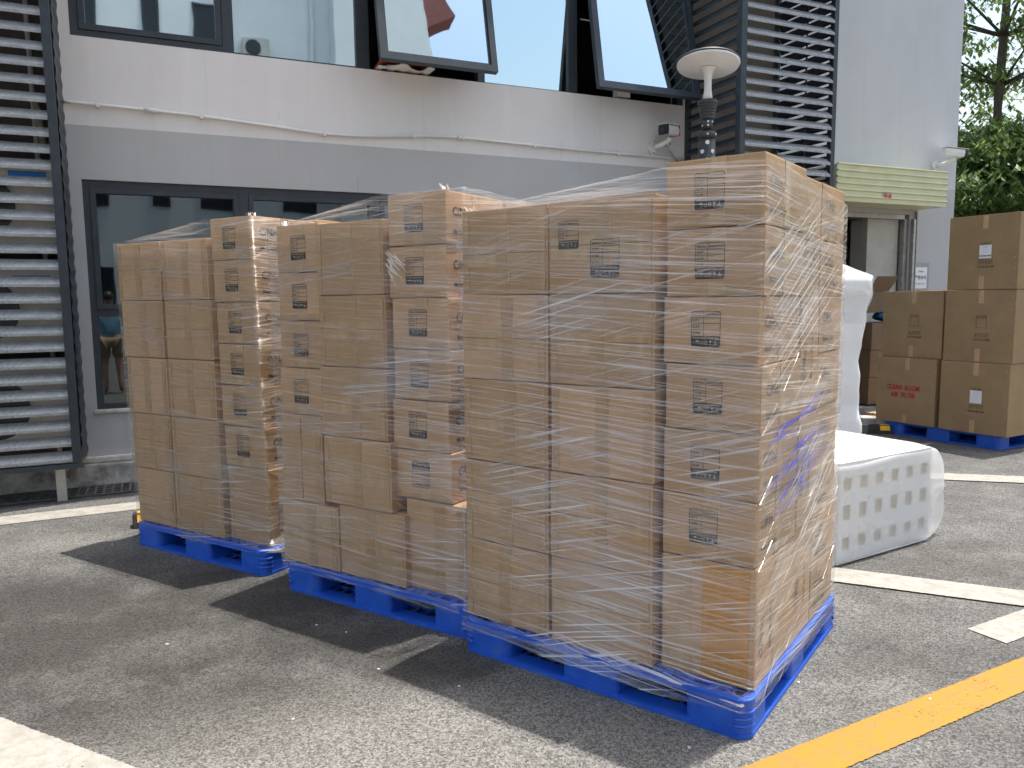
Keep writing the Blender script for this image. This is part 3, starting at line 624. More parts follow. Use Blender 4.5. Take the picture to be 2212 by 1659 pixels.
# ================================================================== BUILDING ACROSS THE YARD (seen in the window glass)
ob = thing('opposite_building', 'pale building across the yard, mirrored in the upper windows', 'building', W(0, 20.5), FA)
mb = MB(); mb.box(-30, 6.4, -10, 0, 0, 31); mb.build('wall', 'opp', ob)
mb = MB(); mb.box(6.4, 11.4, -10, .9, 0, 33); mb.build('stair_wing', 'opp', ob)
mb = MB(); mb.add([(11.4, .9, 22.2), (11.4, .9, 26.2), (12.7, .9, 23.0), (11.4, .2, 22.2), (11.4, .2, 26.2), (12.7, .2, 23.0)], [(0, 2, 1), (3, 4, 5), (0, 3, 5, 2), (1, 2, 5, 4)]); mb.build('roof_fin', 'opp2', ob)
for z in (1.2, 4.6, 9.6, 13.2, 17, 21, 25):
    for s in (-14, -10.5, -7, -4.2, -1.2, .55, 2.0, 4.6):
        wd = .5 if s in (-1.2, .55) else 1.15
        if z == 9.6 and s == 4.6: continue
        mb = MB(); rect_frame(mb, s, s+wd, z, z+1.5, .06, .0, .06); wv = mb.build('window', 'frame', ob)
        mb = MB(); mb.box(s+.06, s+wd-.06, .01, .02, z+.06, z+1.44); mb.build('pane', 'dark_plastic', wv)
mb = MB(); mb.box(3.5, 4.3, .05, .4, 9.5, 10.1); u = mb.build('air_conditioner', 'ac', ob)
mb = MB(); mb.lathe([(.24, 0), (.24, .02), (.2, .025)], 24); q = mb.build('fan_grille', 'dark_plastic', u, loc=(3.82, .405, 9.8)); q.rotation_euler = (R(-90), 0, 0)
for s in (-3.0, 3.0, 5.8):
    mb = MB(); mb.tube([(s, .1, 0), (s, .1, 29)], .07, 8); mb.build('downpipe', 'white_pvc', ob)

# ================================================================== LAMP POST
lp = thing('garden_lamp', 'white disc solar lamp on a charcoal pole before the louvre tower', 'lamp', (1.62, 6.5, 0))
mb = MB(); mb.lathe([(.0675, 0), (.0675, 2.80)], 28); mb.build('pole', 'grey_pole', lp, True)
mb = MB(); mb.lathe([(.0675, 2.80), (.074, 2.802), (.074, 2.845), (.066, 2.85), (.035, 2.85), (.035, 2.872)], 28); mb.build('clamp', 'grey_pole', lp, True)
mb = MB(); mb.lathe([(.043, 2.872), (.043, 2.955)], 24); mb.build('collar', 'grey_pole', lp, True)
prof = [(.045, 2.955)]
for k in range(6):
    z = 2.96+k*.0225; r = .05+k*.0045; prof += [(r, z), (r+.008, z+.004), (r+.008, z+.013), (r, z+.017)]
prof += [(.077, 3.098), (.077, 3.102), (.05, 3.104)]
mb = MB(); mb.lathe(prof, 28); mb.build('ribbed_sleeve', 'grey_pole', lp, True)
mb = MB(); mb.lathe([(.045, 3.104), (.038, 3.13), (.030, 3.18), (.029, 3.25), (.034, 3.30), (.045, 3.335), (.065, 3.352), (.065, 3.36)], 28); mb.build('stem', 'white_metal', lp, True)
hd = MB(); hd.lathe([(.05, 0), (.15, -.004), (.155, .004), (.20, .006), (.205, .012), (.245, .018), (.252, .03), (.25, .036)], 40)
h = hd.build('shade', 'white_metal', lp, True, loc=(0, 0, 3.355)); h.rotation_euler = (R(-9), R(3), 0)
mb = MB(); mb.lathe([(.25, .036), (.252, .05), (.24, .062), (.05, .07)], 40); mb.build('solar_cap', 'grey_pole', h, True)
for a, z in ((-100, 2.76), (-135, 2.69), (-62, 2.69), (-100, 2.62), (-135, 2.55), (-62, 2.55)):
    mb = MB(); mb.lathe([(.017, 0), (.017, .002)], 16); q = mb.build('reflective_dot', 'paper', lp, loc=(.0675*math.cos(R(a)), .0675*math.sin(R(a)), z)); q.rotation_euler = (0, R(90), R(a))
for a, z in ((-100, 2.825), (-40, 2.825), (-95, 2.93), (-95, 2.90), (-40, 2.93), (-160, 2.90)):
    r = .074 if z < 2.85 else .043
    mb = MB(); mb.lathe([(.008, 0), (.008, .006), (.004, .008)], 10); q = mb.build('bolt', 'bolt', lp, loc=(r*math.cos(R(a)), r*math.sin(R(a)), z)); q.rotation_euler = (0, R(90), R(a))

# ================================================================== PALLETS
PH = .14
def grid_deck(mb, x0, x1, y0, y1, z0, z1, nx, ny, bw):
    for i in range(1, nx):
        x = x0+(x1-x0)*i/nx; mb.box(x-bw/2, x+bw/2, y0, y1, z0, z1)
    for j in range(1, ny):
        y = y0+(y1-y0)*j/ny; mb.box(x0, x1, y-bw/2, y+bw/2, z0+.001, z1-.001)
PW, PD = 1.25, 1.18
def make_pallet():
    t = thing('plastic_pallet', '', 'pallet')
    mb = MB(); mb.ring(rrect(0, PW, 0, PD, .05), rrect(.035, PW-.035, .035, PD-.035, .03), .118, PH)
    mb.ring(rrect(.075, PW-.075, .075, PD-.075, .03), rrect(.11, PW-.11, .11, PD-.11, .02), .120, PH)
    for k in range(14):
        x = .04+k*(PW-.11)/13; mb.box(x, x+.03, .034, .076, .121, PH-.0005); mb.box(x, x+.03, PD-.076, PD-.034, .121, PH-.0005)
        y = .04+k*(PD-.11)/13; mb.box(.034, .076, y, y+.03, .121, PH-.0005); mb.box(PW-.076, PW-.034, y, y+.03, .121, PH-.0005)
    grid_deck(mb, .11, PW-.11, .11, PD-.11, .12, PH-.002, 12, 12, .02)
    mb.build('top_deck', 'blue', t)
    mb = MB(); mb.ring(rrect(0, PW, 0, PD, .05), rrect(.075, PW-.075, .085, PD-.085, .03), 0, .016)
    mb.box(.545, .705, .08, PD-.08, .001, .015); mb.box(.07, PW-.07, .51, .66, .002, .014)
    for x0, x1 in ((.235, .485), (.735, .985)):
        for y0, y1 in ((.08, .52), (.65, PD-.08)): grid_deck(mb, x0-.17 if x0 < .5 else .68, x1+.05 if x0 < .5 else PW-.07, y0, y1, .004, .017, 7, 6, .013)
    mb.build('base_frame', 'blue', t)
    xs = ((.004, .24), (.50, .75), (1.01, PW-.004)); ys = ((.004, .22), (.485, .685), (PD-.22, PD-.004))
    for i, (x0, x1) in enumerate(xs):
        for j, (y0, y1) in enumerate(ys):
            mb = MB(); mb.prism(rrect(x0, x1, y0, y1, .045 if (i != 1 and j != 1) else .025), .016, .118); b = mb.build('block', 'blue', t)
            if i != 1 and j != 1:
                for z in (.045, .07, .095):
                    cx = x0+.05 if i == 0 else x1-.05; cy = y0+.05 if j == 0 else y1-.05
                    a0 = {(0, 0): 180, (2, 0): 270, (2, 2): 0, (0, 2): 90}[(i, j)]
                    mb = MB(); mb.tube([(cx+.0525*math.cos(R(a0+q)), cy+.0525*math.sin(R(a0+q)), z) for q in range(0, 91, 15)], .006, 6); mb.build('rib', 'blue', b, True)
    return t
pal0 = make_pallet()
PAL = {1: (Vector((-.223, 3.196, 0)), R(-36.0)), 2: (Vector((-1.207, 3.931, 0)), R(-32.7)), 3: (Vector((-2.373, 4.717, 0)), R(-31.5)), 4: (Vector((4.11, 8.46, 0)), R(-61.0))}
PLAB = {1: 'blue plastic pallet under the nearest wrapped load', 2: 'blue plastic pallet under the middle wrapped load', 3: 'blue plastic pallet under the leftmost wrapped load', 4: 'blue plastic pallet under the unwrapped air filter cartons'}
for k in (1, 2, 3, 4):
    t = pal0 if k == 1 else copy_tree(pal0)
    t.location, t.rotation_euler, t.scale = PAL[k][0], (0, 0, PAL[k][1]), ({3: .945, 2: .97}.get(k, 1), 1, 1); tag(t, PLAB[k], 'pallet', 'blue plastic pallets')

# ================================================================== CARTONS
_bm = {}
def carton_mesh(w, d, h, mat):
    key = (round(w, 3), round(d, 3), round(h, 3), mat)
    if key in _bm: return _bm[key]
    bm = bmesh.new(); bmesh.ops.create_cube(bm, size=1)
    for v in bm.verts: v.co = Vector(((v.co.x+.5)*w, (v.co.y+.5)*d, (v.co.z+.5)*h))
    bmesh.ops.bevel(bm, geom=bm.edges[:], offset=.0055, segments=2, affect='EDGES', profile=.7)
    bmesh.ops.subdivide_edges(bm, edges=[e for e in bm.edges if e.calc_length() > .1], cuts=4, use_grid_fill=True)
    for v in bm.verts:   # soft bulge of a filled box
        fx, fy, fz = v.co.x/w, v.co.y/d, v.co.z/h
        b = lambda a: max(0, 4*a*(1-a))
        if v.co.y < 1e-4: v.co.y -= .003*b(fx)*b(fz)
        if v.co.x > w-1e-4: v.co.x += .003*b(fy)*b(fz)
        if v.co.x < 1e-4: v.co.x -= .003*b(fy)*b(fz)
    me = bpy.data.meshes.new('cardboard_box'); bm.to_mesh(me); bm.free(); me.materials.append(M[mat]); _bm[key] = me
    return me
def tape_part(o, x0, x1, z0, z1, mat='tape', h=.0032, name='tape', y=None):
    mb = MB(); mb.box(x0, x1, -h, -.001, z0, z1); return mb.build(name, mat, o)
def label_mesh():
    mb = MB(); w_, h_ = .105, .122
    po = rrect(0, w_, 0, h_, .008, 3); pi = rrect(.0022, w_-.0022, .0022, h_-.0022, .006, 3)
    n = len(po); vs = [(x, 0, z) for x, z in po]+[(x, 0, z) for x, z in pi]
    mb.add(vs, [(i, (i+1) % n, n+(i+1) % n, n+i) for i in range(n)])
    rows = (.038, .059, .080, .100)
    for z in rows[1:]: mb.box(.002, w_-.002, -.0003, .0003, z-.0008, z+.0008)
    mb.box(.0445, .046, -.0004, .0004, .038, h_-.002)
    mb.box(.001, w_-.001, -.0003, .0003, .003, .038)
    for tx, z in (('MEAScm', .106), ('QTY', .086), ('G.W.', .065), ('N.W.', .044)): put_text(mb, tx, .0125 if tx != 'MEAScm' else .0095, .006, z, .0003, 'LEFT', -.0005)
    put_text(mb, '30X20.5X18.5', .0088, .049, .106, .0004, 'LEFT', -.0005)
    mb.cur = 1
    put_text(mb, 'FRAGILE HANDLE WITH CARE', .0066, w_/2, .0285, .0002, 'CENTER', -.0006)
    y = -.0006   # umbrella, recycling, this way up, glass, stacking limit
    mb.add([(.016, y, .017), (.020, y, .022), (.024, y, .023), (.028, y, .022), (.032, y, .017)], [(0, 1, 2, 3, 4)]); mb.box(.0235, .0245, y, y, .008, .017)
    for a in range(3):
        t0 = a*2.1; mb.add([(.040+.007*math.cos(t0), y, .0145+.007*math.sin(t0)), (.040+.007*math.cos(t0+1.2), y, .0145+.007*math.sin(t0+1.2)), (.040+.0045*math.cos(t0+1.2), y, .0145+.0045*math.sin(t0+1.2)), (.040+.0045*math.cos(t0), y, .0145+.0045*math.sin(t0))], [(0, 1, 2, 3)])
    for x in (.050, .056): mb.box(x, x+.0018, y, y, .008, .019); mb.add([(x-.002, y, .018), (x+.0038, y, .018), (x+.0009, y, .0225)], [(0, 1, 2)])
    mb.add([(.066, y, .022), (.074, y, .022), (.072, y, .015), (.068, y, .015)], [(0, 1, 2, 3)]); mb.box(.0695, .0705, y, y, .009, .015); mb.box(.067, .073, y, y, .008, .0095)
    mb.box(.082, .094, y, y, .008, .0105); mb.box(.085, .091, y, y, .0115, .016); mb.box(.0865, .0895, y, y, .017, .022)
    return mb.mesh('shipping_label', ['ink', 'tape2'])
LABEL = label_mesh()
def label_part(o, x, z, flip=False, sc=1.0):
    q = link('shipping_label', LABEL, o, loc=(x, -.0042, z))
    if flip: q.rotation_euler = (0, R(180), 0); q.location = (x+.105*sc, -.0042, z+.122*sc)
    q.scale = (sc, sc, sc); return q
mb = MB(); put_text(mb, 'C/No.:', .054, .045, .125, .0012, 'LEFT'); put_text(mb, 'Made in China', .029, .05, .045, .0008, 'LEFT'); CNO = mb.mesh('printed_text', 'ink')
mb = MB(); put_text(mb, 'C/No.:', .054, .10, .15, .0008, 'LEFT'); put_text(mb, 'Made in China', .029, .10, .06, .0005, 'LEFT'); CNOR = mb.mesh('printed_text', 'faint')
CNOF = CNO.copy(); CNOF.materials[0] = M['faint']
LAT = {1: 'nearest', 2: 'middle', 3: 'leftmost'}
ORD = ['top', 'second', 'third', 'fourth', 'fifth', 'sixth', 'seventh', 'eighth']
def place(k, x, y, z, w_, d, h, label, group, mat='card', jit=1.0, lean=(0, 0)):
    """a carton whose front-left-bottom corner is (x,y,z) in the pallet frame"""
    base, a = PAL[k]
    c, s = math.cos(a), math.sin(a)
    me = carton_mesh(w_, d, h, mat)
    o = link('cardboard_box', me); lx, ly = x+rnd.uniform(-.003, .003)*jit, y+rnd.uniform(-.004, .006)*jit
    o.location = (base.x+c*lx-s*ly, base.y+s*lx+c*ly, z); o.rotation_euler = (0, 0, a+R(rnd.uniform(-.5, .5)*jit))
    return tag(o, label, 'carton', group)
def plain_front(o, w_, h, seam=True, edges=True, vert=True):
    if vert and rnd.random() < .6:
        x = w_*rnd.uniform(.42, .5); tape_part(o, x, x+.058, .012, h-.012, 'tape', .0038)
    if edges:
        tape_part(o, w_-.046, w_-.012, .014, h-.014, 'tape', .0034)
        if rnd.random() < .5: tape_part(o, .010, .036, .014, h-.014, 'tape', .0034)
    if seam:
        z = h*.5+rnd.uniform(-.01, .01); mb = MB(); mb.box(.01, w_-.01, -.0036, -.0005, z, z+.0022); mb.build('flap_seam', 'seam', o)
        tape_part(o, .012, w_-.012, z-.05, z+.035, 'tape2', .0030)
def small_front(o, w_, h, flip=False, lx=.32):
    label_part(o, w_*lx, .058, flip)
    x = w_*.46; tape_part(o, x, x+.055, h-.062, h-.004, 'tape2'); tape_part(o, x-.005, x+.05, .005, .05, 'tape2')
    tape_part(o, .012, w_-.012, .006, .03, 'tape', .0025)
def cno(o, w_, d, rot=False):
    q = link('printed_text', CNOR if rot else (CNOF if o.get('group', '').endswith('nearest load') else CNO), o, loc=(w_+.0042, .0, 0)); q.rotation_euler = (0, 0, R(90))
    if rot: q.rotation_euler = (R(90), R(90), R(90)); q.rotation_euler = (0, R(-90), R(90)); q.location = (w_+.0042, .23, .0)
    mb = MB(); mb.box(.0005, .0028, d*.5-.03, d*.5+.03, .006, .226 if not rot else .3); mb.build('tape', 'tape2', o, loc=(w_, 0, 0))
def column_c(k, x, z, n, w_=.345, h=.232, d=.46, y=.08, flips=()):
    for i in range(n):
        top = n-1-i
        lb = f'labelled carton, {ORD[top]}{" from top" if top else " one"} in the right front column, {LAT[k]} wrapped load'
        if i in flips: lb = f'carton with an upside-down label, lowest of the labelled right column, {LAT[k]} load'
        o = place(k, x-(.0085*i if k == 3 else 0)+rnd.uniform(-.006, .006), y, z+i*h+.0015, w_-.004, d, h-.004, lb, f'labelled cartons of the {LAT[k]} load')
        small_front(o, w_, h, i in flips, .30 if k != 1 else .30); cno(o, w_-.004, d)
def plain_col(k, xs, zs, d, col):
    n = len(zs)-1
    for i in range(n):
        top = n-1-i
        x0, x1 = xs[i] if isinstance(xs[0], tuple) else xs
        lb = f'plain taped carton, {ORD[top]}{" from top" if top else " one"} in the {col} front column, {LAT[k]} wrapped load'
        o = place(k, x0, .05, zs[i]+.0015, x1-x0-.006, d, zs[i+1]-zs[i]-.004, lb, f'plain cartons of the {LAT[k]} load')
        plain_front(o, x1-x0-.006, zs[i+1]-zs[i]-.004, rnd.random() < .75)
    return o
lv5 = [PH+.3455*i for i in range(6)]
# nearest load
plain_col(1, (-.012, .418), lv5, .23, 'left'); P1TOP = plain_col(1, (.424, .873), lv5, .23, 'middle')
o = place(1, .888, .08, PH+.0015, .345, .46, .434, 'tall carton with broad amber tape at the bottom corner of the nearest load', 'plain cartons of the nearest load')
tape_part(o, .155, .325, .006, .428, 'amber', .0034); tape_part(o, .02, .12, .006, .428, 'tape2', .003); cno(o, .345, .46, True)
column_c(1, .890, PH+.438, 6)
for i in range(4):
    o = place(1, .772, .545, PH+.453*i+.0015, .46, .24, .448, f'upright carton, {ORD[3-i]}{" from top" if i < 3 else " one"} in second column along right side, nearest load', 'side cartons of the nearest load'); q = link('printed_text', CNOR, o, loc=(.4645, .205, .03)); q.rotation_euler = (0, R(-90), R(90))
for i in range(8):
    o = place(1, .772, .79, PH+.2265*i+.0015, .46, .36, .2225, f'flat carton, {ORD[7-i]}{" from top" if i < 7 else " one"} in rear column along right side, nearest load', 'side cartons of the nearest load'); q = link('printed_text', CNOF, o, loc=(.4645, 0, 0)); q.rotation_euler = (0, 0, R(90))
for (bx, bz, sc) in ((.045, .165, .85), (.185, .055, 1.15)):
    label_part(P1TOP, bx, bz, False, sc)
# middle load
b2 = place(2, -.05, .05, PH+.0015, .41, .23, .33, 'plain taped carton at the bottom left of the middle wrapped load', 'plain cartons of the middle load'); plain_front(b2, .41, .33)
b2 = place(2, .368, .05, PH+.0015, .425, .23, .35, 'plain taped carton at the bottom centre of the middle wrapped load', 'plain cartons of the middle load'); plain_front(b2, .425, .35)
b2 = place(2, .775, .08, PH+.0015, .345, .46, .43, 'tall carton at the bottom right of the middle wrapped load', 'plain cartons of the middle load'); plain_front(b2, .345, .43, False)
b2 = place(2, -.035, .05, PH+.335, .30, .345, .452, 'tall upright carton in the left column under the labelled ones, middle load', 'plain cartons of the middle load'); plain_front(b2, .30, .452, False, True, False)
mb = MB(); mb.box(.148, .151, -.0036, -.0005, .01, .44); mb.build('flap_seam', 'seam', b2)
for i in range(4):
    o = place(2, -.03+.005*i, .055, PH+.79+.2405*i, .30, .46, .236, f'labelled carton, {ORD[3-i]}{" from top" if i < 3 else " one"} in the left front column, middle wrapped load', 'labelled cartons of the middle load'); small_front(o, .30, .236, False, .34)
o = place(2, .278, .05, PH+.356, .445, .23, .34, 'plain taped carton shifted right above the bottom row of the middle load', 'plain cartons of the middle load'); plain_front(o, .445, .34)
for i in range(3):
    o = place(2, .268, .05, PH+.70+.3475*i, .434, .23, .343, f'plain taped carton, {ORD[2-i]}{" from the top" if i < 2 else " one"} in the centre front column of the middle load', 'plain cartons of the middle load'); plain_front(o, .434, .343, i != 2)
column_c(2, .717, PH+.436, 6, .335, .235, .46, .08, (0,))
# leftmost load
plain_col(3, [(-.022-.0165*i, .348-.003*i) for i in range(5)], lv5, .23, 'left'); plain_col(3, [(.354-.003*i, .796-.0095*i) for i in range(5)], lv5, .23, 'middle')
o = place(3, .805, .085, PH+.0015, .345, .46, .434, 'tall carton at the bottom right corner of the leftmost wrapped load', 'plain cartons of the leftmost load'); plain_front(o, .345, .434, False, True, True); cno(o, .345, .46, True)
column_c(3, .802, PH+.438, 6)
# rear rows, out of sight
for k, xs in ((1, ((0, .378), (.383, .76))), (2, ((-.02, .34), (.345, .695))), (3, ((-.02, .37), (.375, .745)))):
    for y0, d in ((.53 if k == 2 else .29, .40), (.935 if k == 2 else .70, .21 if k == 2 else .42)):
        for x0, x1 in xs:
            for i in range(5):
                place(k, x0, y0, lv5[i]+.0015, x1-x0-.006, d-.008, .3405, f'plain carton in the rear rows of the {LAT[k]} wrapped load', f'rear cartons of the {LAT[k]} load')
for k, x in ((2, .712), (3, .77)):
    for i in range(8):
        o = place(k, x, .55, PH+.231*i+.0015, .345, .46, .226, f'carton in the second row along the right side of the {LAT[k]} wrapped load', f'side cartons of the {LAT[k]} load'); cno(o, .345, .46)

# ================================================================== STRETCH FILM
def film(k, x0, x1, y0, y1, xb, ztop, label, mat='film'):
    """a skin drawn round the load: flush with the left columns, stepping back to the right one at xb"""
    base, a = PAL[k]; ys = y0+.03
    path = []; nrm = []
    def seg(p, q, n, nn):
        for i in range(n): t = i/n; path.append((p[0]+(q[0]-p[0])*t, p[1]+(q[1]-p[1])*t)); nrm.append(nn)
    seg((x0, y0), (xb, y0), 34, (0, -1)); seg((xb, y0), (x1, ys), 18, (0, -1)); seg((x1, ys), (x1, y1), 40, (1, 0)); seg((x1, y1), (x0, y1), 10, (0, 1)); seg((x0, y1), (x0, y0), 20, (-1, 0))
    path.append((x0, y0)); nrm.append((-1, 0)); front = 92
    us = [0]
    for p, q in zip(path, path[1:]): us.append(us[-1]+math.hypot(q[0]-p[0], q[1]-p[1]))
    nz = 60; vs = []; uvs = []; fs = []; rf = random.Random(k); mi = []
    ph = [rf.uniform(0, 6) for _ in range(8)]
    for i, (x, y) in enumerate(path):
        zt = ztop(x, y)
        for j in range(nz+1):
            zb = {1: .085, 2: .108, 3: .124}[k]+.010*math.sin(us[i]*5+ph[0])+.006*math.sin(us[i]*13+ph[1])
            z = zb+(zt-zb)*j/nz
            off = .0012*math.sin(us[i]*21+z*60+ph[2])+.001*math.sin(z*150+us[i]*8+ph[3])+.001*math.sin(us[i]*47-z*33+ph[4])
            px, py = x+nrm[i][0]*off, y+nrm[i][1]*off
            if k == 3: px -= (.070 if x < .3 else .046)*max(0, (z-.14)/1.73)
            if z < PH+.02:   # drawn in tight to the pallet rim
                f = min(1, (PH+.02-z)/.02); tx = min(max(px, -.004), PW+.004); ty = min(max(py, -.004), PD+.004)
                if nrm[i] == (0, -1): ty = -.004
                if nrm[i] == (1, 0): tx = PW+.004
                px += (tx-px)*f; py += (ty-py)*f
            vs.append((px, py, z)); u = us[i]
            uvs.append((u+k*7.3, z+.004*math.sin(u*1.7+z*2+ph[5])))
    n = nz+1
    for i in range(len(path)-1):
        for j in range(nz): fs.append((i*n+j, (i+1)*n+j, (i+1)*n+j+1, i*n+j+1)); mi.append(0 if i < 52 or (i < front and k != 1) else (2 if i < front else 1))
    me = bpy.data.meshes.new('film_wrap'); me.from_pydata(vs, [], fs); uv = me.uv_layers.new(name='UVMap')
    for lo in me.loops: uv.data[lo.index].uv = uvs[lo.vertex_index]
    me.polygons.foreach_set('use_smooth', [True]*len(me.polygons)); me.materials.append(M[mat]); me.materials.append(M['film_plain']); me.materials.append(M['films']); me.polygons.foreach_set('material_index', mi); me.update()
    o = link('stretch_film', me, None, base, a)
    return tag(o, label, 'stretch film', 'stretch film around the wrapped loads')
def tent(lo, xl, hi, xh, side):
    def f(x, y):
        if x <= xl: z = lo
        elif x >= xh: z = hi
        else: z = lo+(hi-lo)*(x-xl)/(xh-xl)
        return z-side*max(0, y-.3)
    return f
f3 = film(3, -.032, 1.160, .036, 1.15, .80, tent(1.872, .02, 1.962, .80, .05), 'clear stretch film wrapped round the leftmost pallet load')
f2 = film(2, -.062, 1.155, .034, 1.15, .712, tent(1.892, .05, 1.985, .72, .04), 'clear stretch film wrapped round the middle pallet load')
f1 = film(1, -.024, 1.243, .036, 1.16, .885, tent(1.872, .10, 1.945, .89, .06), 'clear stretch film wrapped round the nearest pallet load', 'filmr')
# raised creases: thin straight ribbons of gathered film
def creases(parent, items, mat='strand', name='film_crease'):
    mb = MB()
    for p, q, wd, n in items:
        p = Vector(p); q = Vector(q); n = Vector(n)
        d = (q-p); L = d.length; d.normalize(); s = d.cross(n).normalized(); K = max(2, int(L/.12)); vs = []; fs = []
        amp = .0015*min(1, L*2); f = rnd.uniform(0, 6)
        for i in range(K+1):
            t = i/K; c = p+(q-p)*t+s*amp*math.sin(t*4+f)+n*.0012; ww = wd*(.12+math.sin(math.pi*min(1, t)))*.5
            vs += [c-s*ww, c+s*ww+n*.0005, c+n*ww*.8]
        for i in range(K):
            a = 3*i; fs += [(a, a+3, a+5, a+2), (a+2, a+5, a+4, a+1)]
        mb.add(vs, fs)
    o = mb.build(name, mat, parent); o['kind'] = 'stuff'; return o
def load_creases(k, fo, x0, x1, y0, xb, ztop, nf, ns, diag):
    it = []
    def ln(x, z): return -(.070 if x < .3 else .046)*max(0, (z-.14)/1.73) if k == 3 else 0
    def fp(x, z): return (x+ln(x, z), y0-.002 if x <= xb else y0-.002+.03*(x-xb)/(x1-xb), z)
    def rp(y, z): return (x1+.002+ln(x1, z), y, z)
    def add_f(x, z, a, l, wd):
        xe = min(x1, max(x0, x+math.cos(a)*l)); ze = z+math.sin(a)*l*abs(xe-x)/max(1e-6, abs(math.cos(a)*l))
        if abs(xe-x) < .03 or ze > ztop(xe, 0)-.004 or ze < .16 or z > ztop(x, 0)-.004: return
        if x < xb < xe:   # follow the bend in the skin
            zb = z+(ze-z)*(xb-x)/(xe-x); it.append((fp(x, z), fp(xb, zb), wd, (0, -1, 0))); it.append((fp(xb, zb), fp(xe, ze), wd, (0, -1, 0)))
        else: it.append((fp(x, z), fp(xe, ze), wd, (0, -1, 0)))
    def add_r(y, z, a, l, wd):
        ye = min(1.14, max(y0+.03, y+math.cos(a)*l)); ze = z+math.sin(a)*l*abs(ye-y)/max(1e-6, abs(math.cos(a)*l))
        if abs(ye-y) < .03 or ze > ztop(x1, ye)-.006 or ze < .17: return
        it.append((rp(y, z), rp(ye, ze), wd, (1, 0, 0)))
    for q in range(nf): add_f(rnd.uniform(x0, x1-.1), rnd.uniform(.17, 1.9), R(rnd.gauss(-3.5, 2.2)), rnd.uniform(.15, .7), rnd.uniform(.0008, .0019))
    for q in range(diag): add_f(rnd.uniform(.05, x1-.2), rnd.uniform(.8, 1.8), R(rnd.gauss(17, 2.5)), rnd.uniform(.3, .9), rnd.uniform(.0008, .0019))
    for i in range(6):
        z = PH+.438+.233*i
        for q in range(14): add_f(x1-.002, z+rnd.uniform(-.006, .006), R(180+rnd.uniform(-24, 24)), rnd.uniform(.05, .26), rnd.uniform(.001, .003))
        for q in range(12): add_r(y0+.032, z, R(rnd.uniform(-34, 34)), rnd.uniform(.05, .3), rnd.uniform(.001, .003))
        for q in range(4): add_f(xb+.01, z, R(rnd.uniform(-30, 30)), rnd.uniform(.04, .12), rnd.uniform(.001, .0022))
    for q in range(ns): add_r(rnd.uniform(y0+.03, 1.0), rnd.uniform(.18, 1.9), R(rnd.gauss(20 if k == 1 else -12, 7)), rnd.uniform(.1, .4), rnd.uniform(.001, .003))
    for q in range(22):   # sloping gathers over the low cartons
        t = rnd.random(); xs = x0+.06+rnd.uniform(0, .35); it.append((fp(xs, ztop(xs, 0)-.004-.012*t), fp(xb, ztop(xb, 0)-.006-.07*t), rnd.uniform(.0012, .0035), (0, -1, 0)))
    creases(fo, it)
load_creases(3, f3, -.03, 1.160, .036, .80, tent(1.872, .02, 1.962, .80, .05), 70, 45, 8)
load_creases(2, f2, -.062, 1.155, .034, .712, tent(1.892, .05, 1.985, .72, .04), 95, 45, 18)
load_creases(1, f1, -.024, 1.243, .036, .885, tent(1.872, .10, 1.945, .89, .06), 80, 110, 75)
it = []   # bold taut folds across the nearest load's right side
for dz in (0, .018, .03, .075, .09, .11, .12, .14, .16, -.02):
    y0 = rnd.uniform(.07, .16); it.append(((1.247, y0, 1.38-dz*1.3+rnd.uniform(-.02, .02)), (1.247, 1.10-rnd.uniform(0, .12), 1.83-dz*1.6+rnd.uniform(-.03, .02)), rnd.uniform(.003, .007), (1, 0, 0)))
for q in range(8): it.append(((1.247, .1+rnd.uniform(0, .2), 1.60+q*.02), (1.247, 1.08, 1.79+q*.008), rnd.uniform(.0015, .0035), (1, 0, 0)))
creases(f1, it)
it = []  # thin blue streak ribbons laid over the right side
for q in range(60):
    y0 = rnd.uniform(.07, .6); z0 = rnd.choice((.86, .93, 1.02, .74, .80))+rnd.uniform(-.03, .03); l = rnd.uniform(.1, .4); it.append(((1.2465, y0, z0), (1.2465, y0+l, z0+l*rnd.uniform(.05, .22)), rnd.uniform(.002, .012), (1, 0, 0)))
creases(f1, it, 'strandb', 'blue_streak')
# loose tufts of film at the top corners
def tuft(fo, x, y, z, sz):
    it = MB(); rr = random.Random(int(x*100)+3)
    for q in range(7):
        a = rr.uniform(0, 6.3); h = sz*rr.uniform(.5, 1.2); b = Vector((x+rr.uniform(-.02, .02), y+rr.uniform(-.02, .02), z)); tip = b+Vector((math.cos(a)*sz*.7, math.sin(a)*sz*.7, h*.7)); sd2 = Vector((-math.sin(a), math.cos(a), .3))*sz*.16
        it.add([b-sd2, b+sd2, tip+sd2*.4, tip-sd2*.6], [(0, 1, 2, 3)])
    it.build('film_tuft', 'strandt', fo)
tuft(f3, 1.07, .10, 1.972, .025); tuft(f2, 1.03, .10, 1.988, .035); tuft(f2, .03, .07, 1.885, .035); tuft(f1, .02, .08, 1.868, .025)
mb = MB(); rr = random.Random(8)   # torn shreds on the middle load's right column
for j in range(16):
    x = .745+rr.uniform(-.01, .05); z = 1.735-rr.uniform(0, .10); L = rr.uniform(.05, .15); a = R(rr.uniform(-70, -30)); wv = Vector((rr.uniform(.0012, .004), 0, rr.uniform(.001, .003)))
    p = [Vector((x+math.cos(a)*L*t, .028-.004*math.sin(t*3), z+math.sin(a)*L*t)) for t in (0, .5, 1)]
    mb.add([p[0]-wv, p[0]+wv, p[1]+wv*1.4, p[2]+wv*.3, p[2]-wv*.3, p[1]-wv*1.4], [(0, 1, 2, 5), (5, 2, 3, 4)])
mb.build('torn_film', 'strandt', f2)

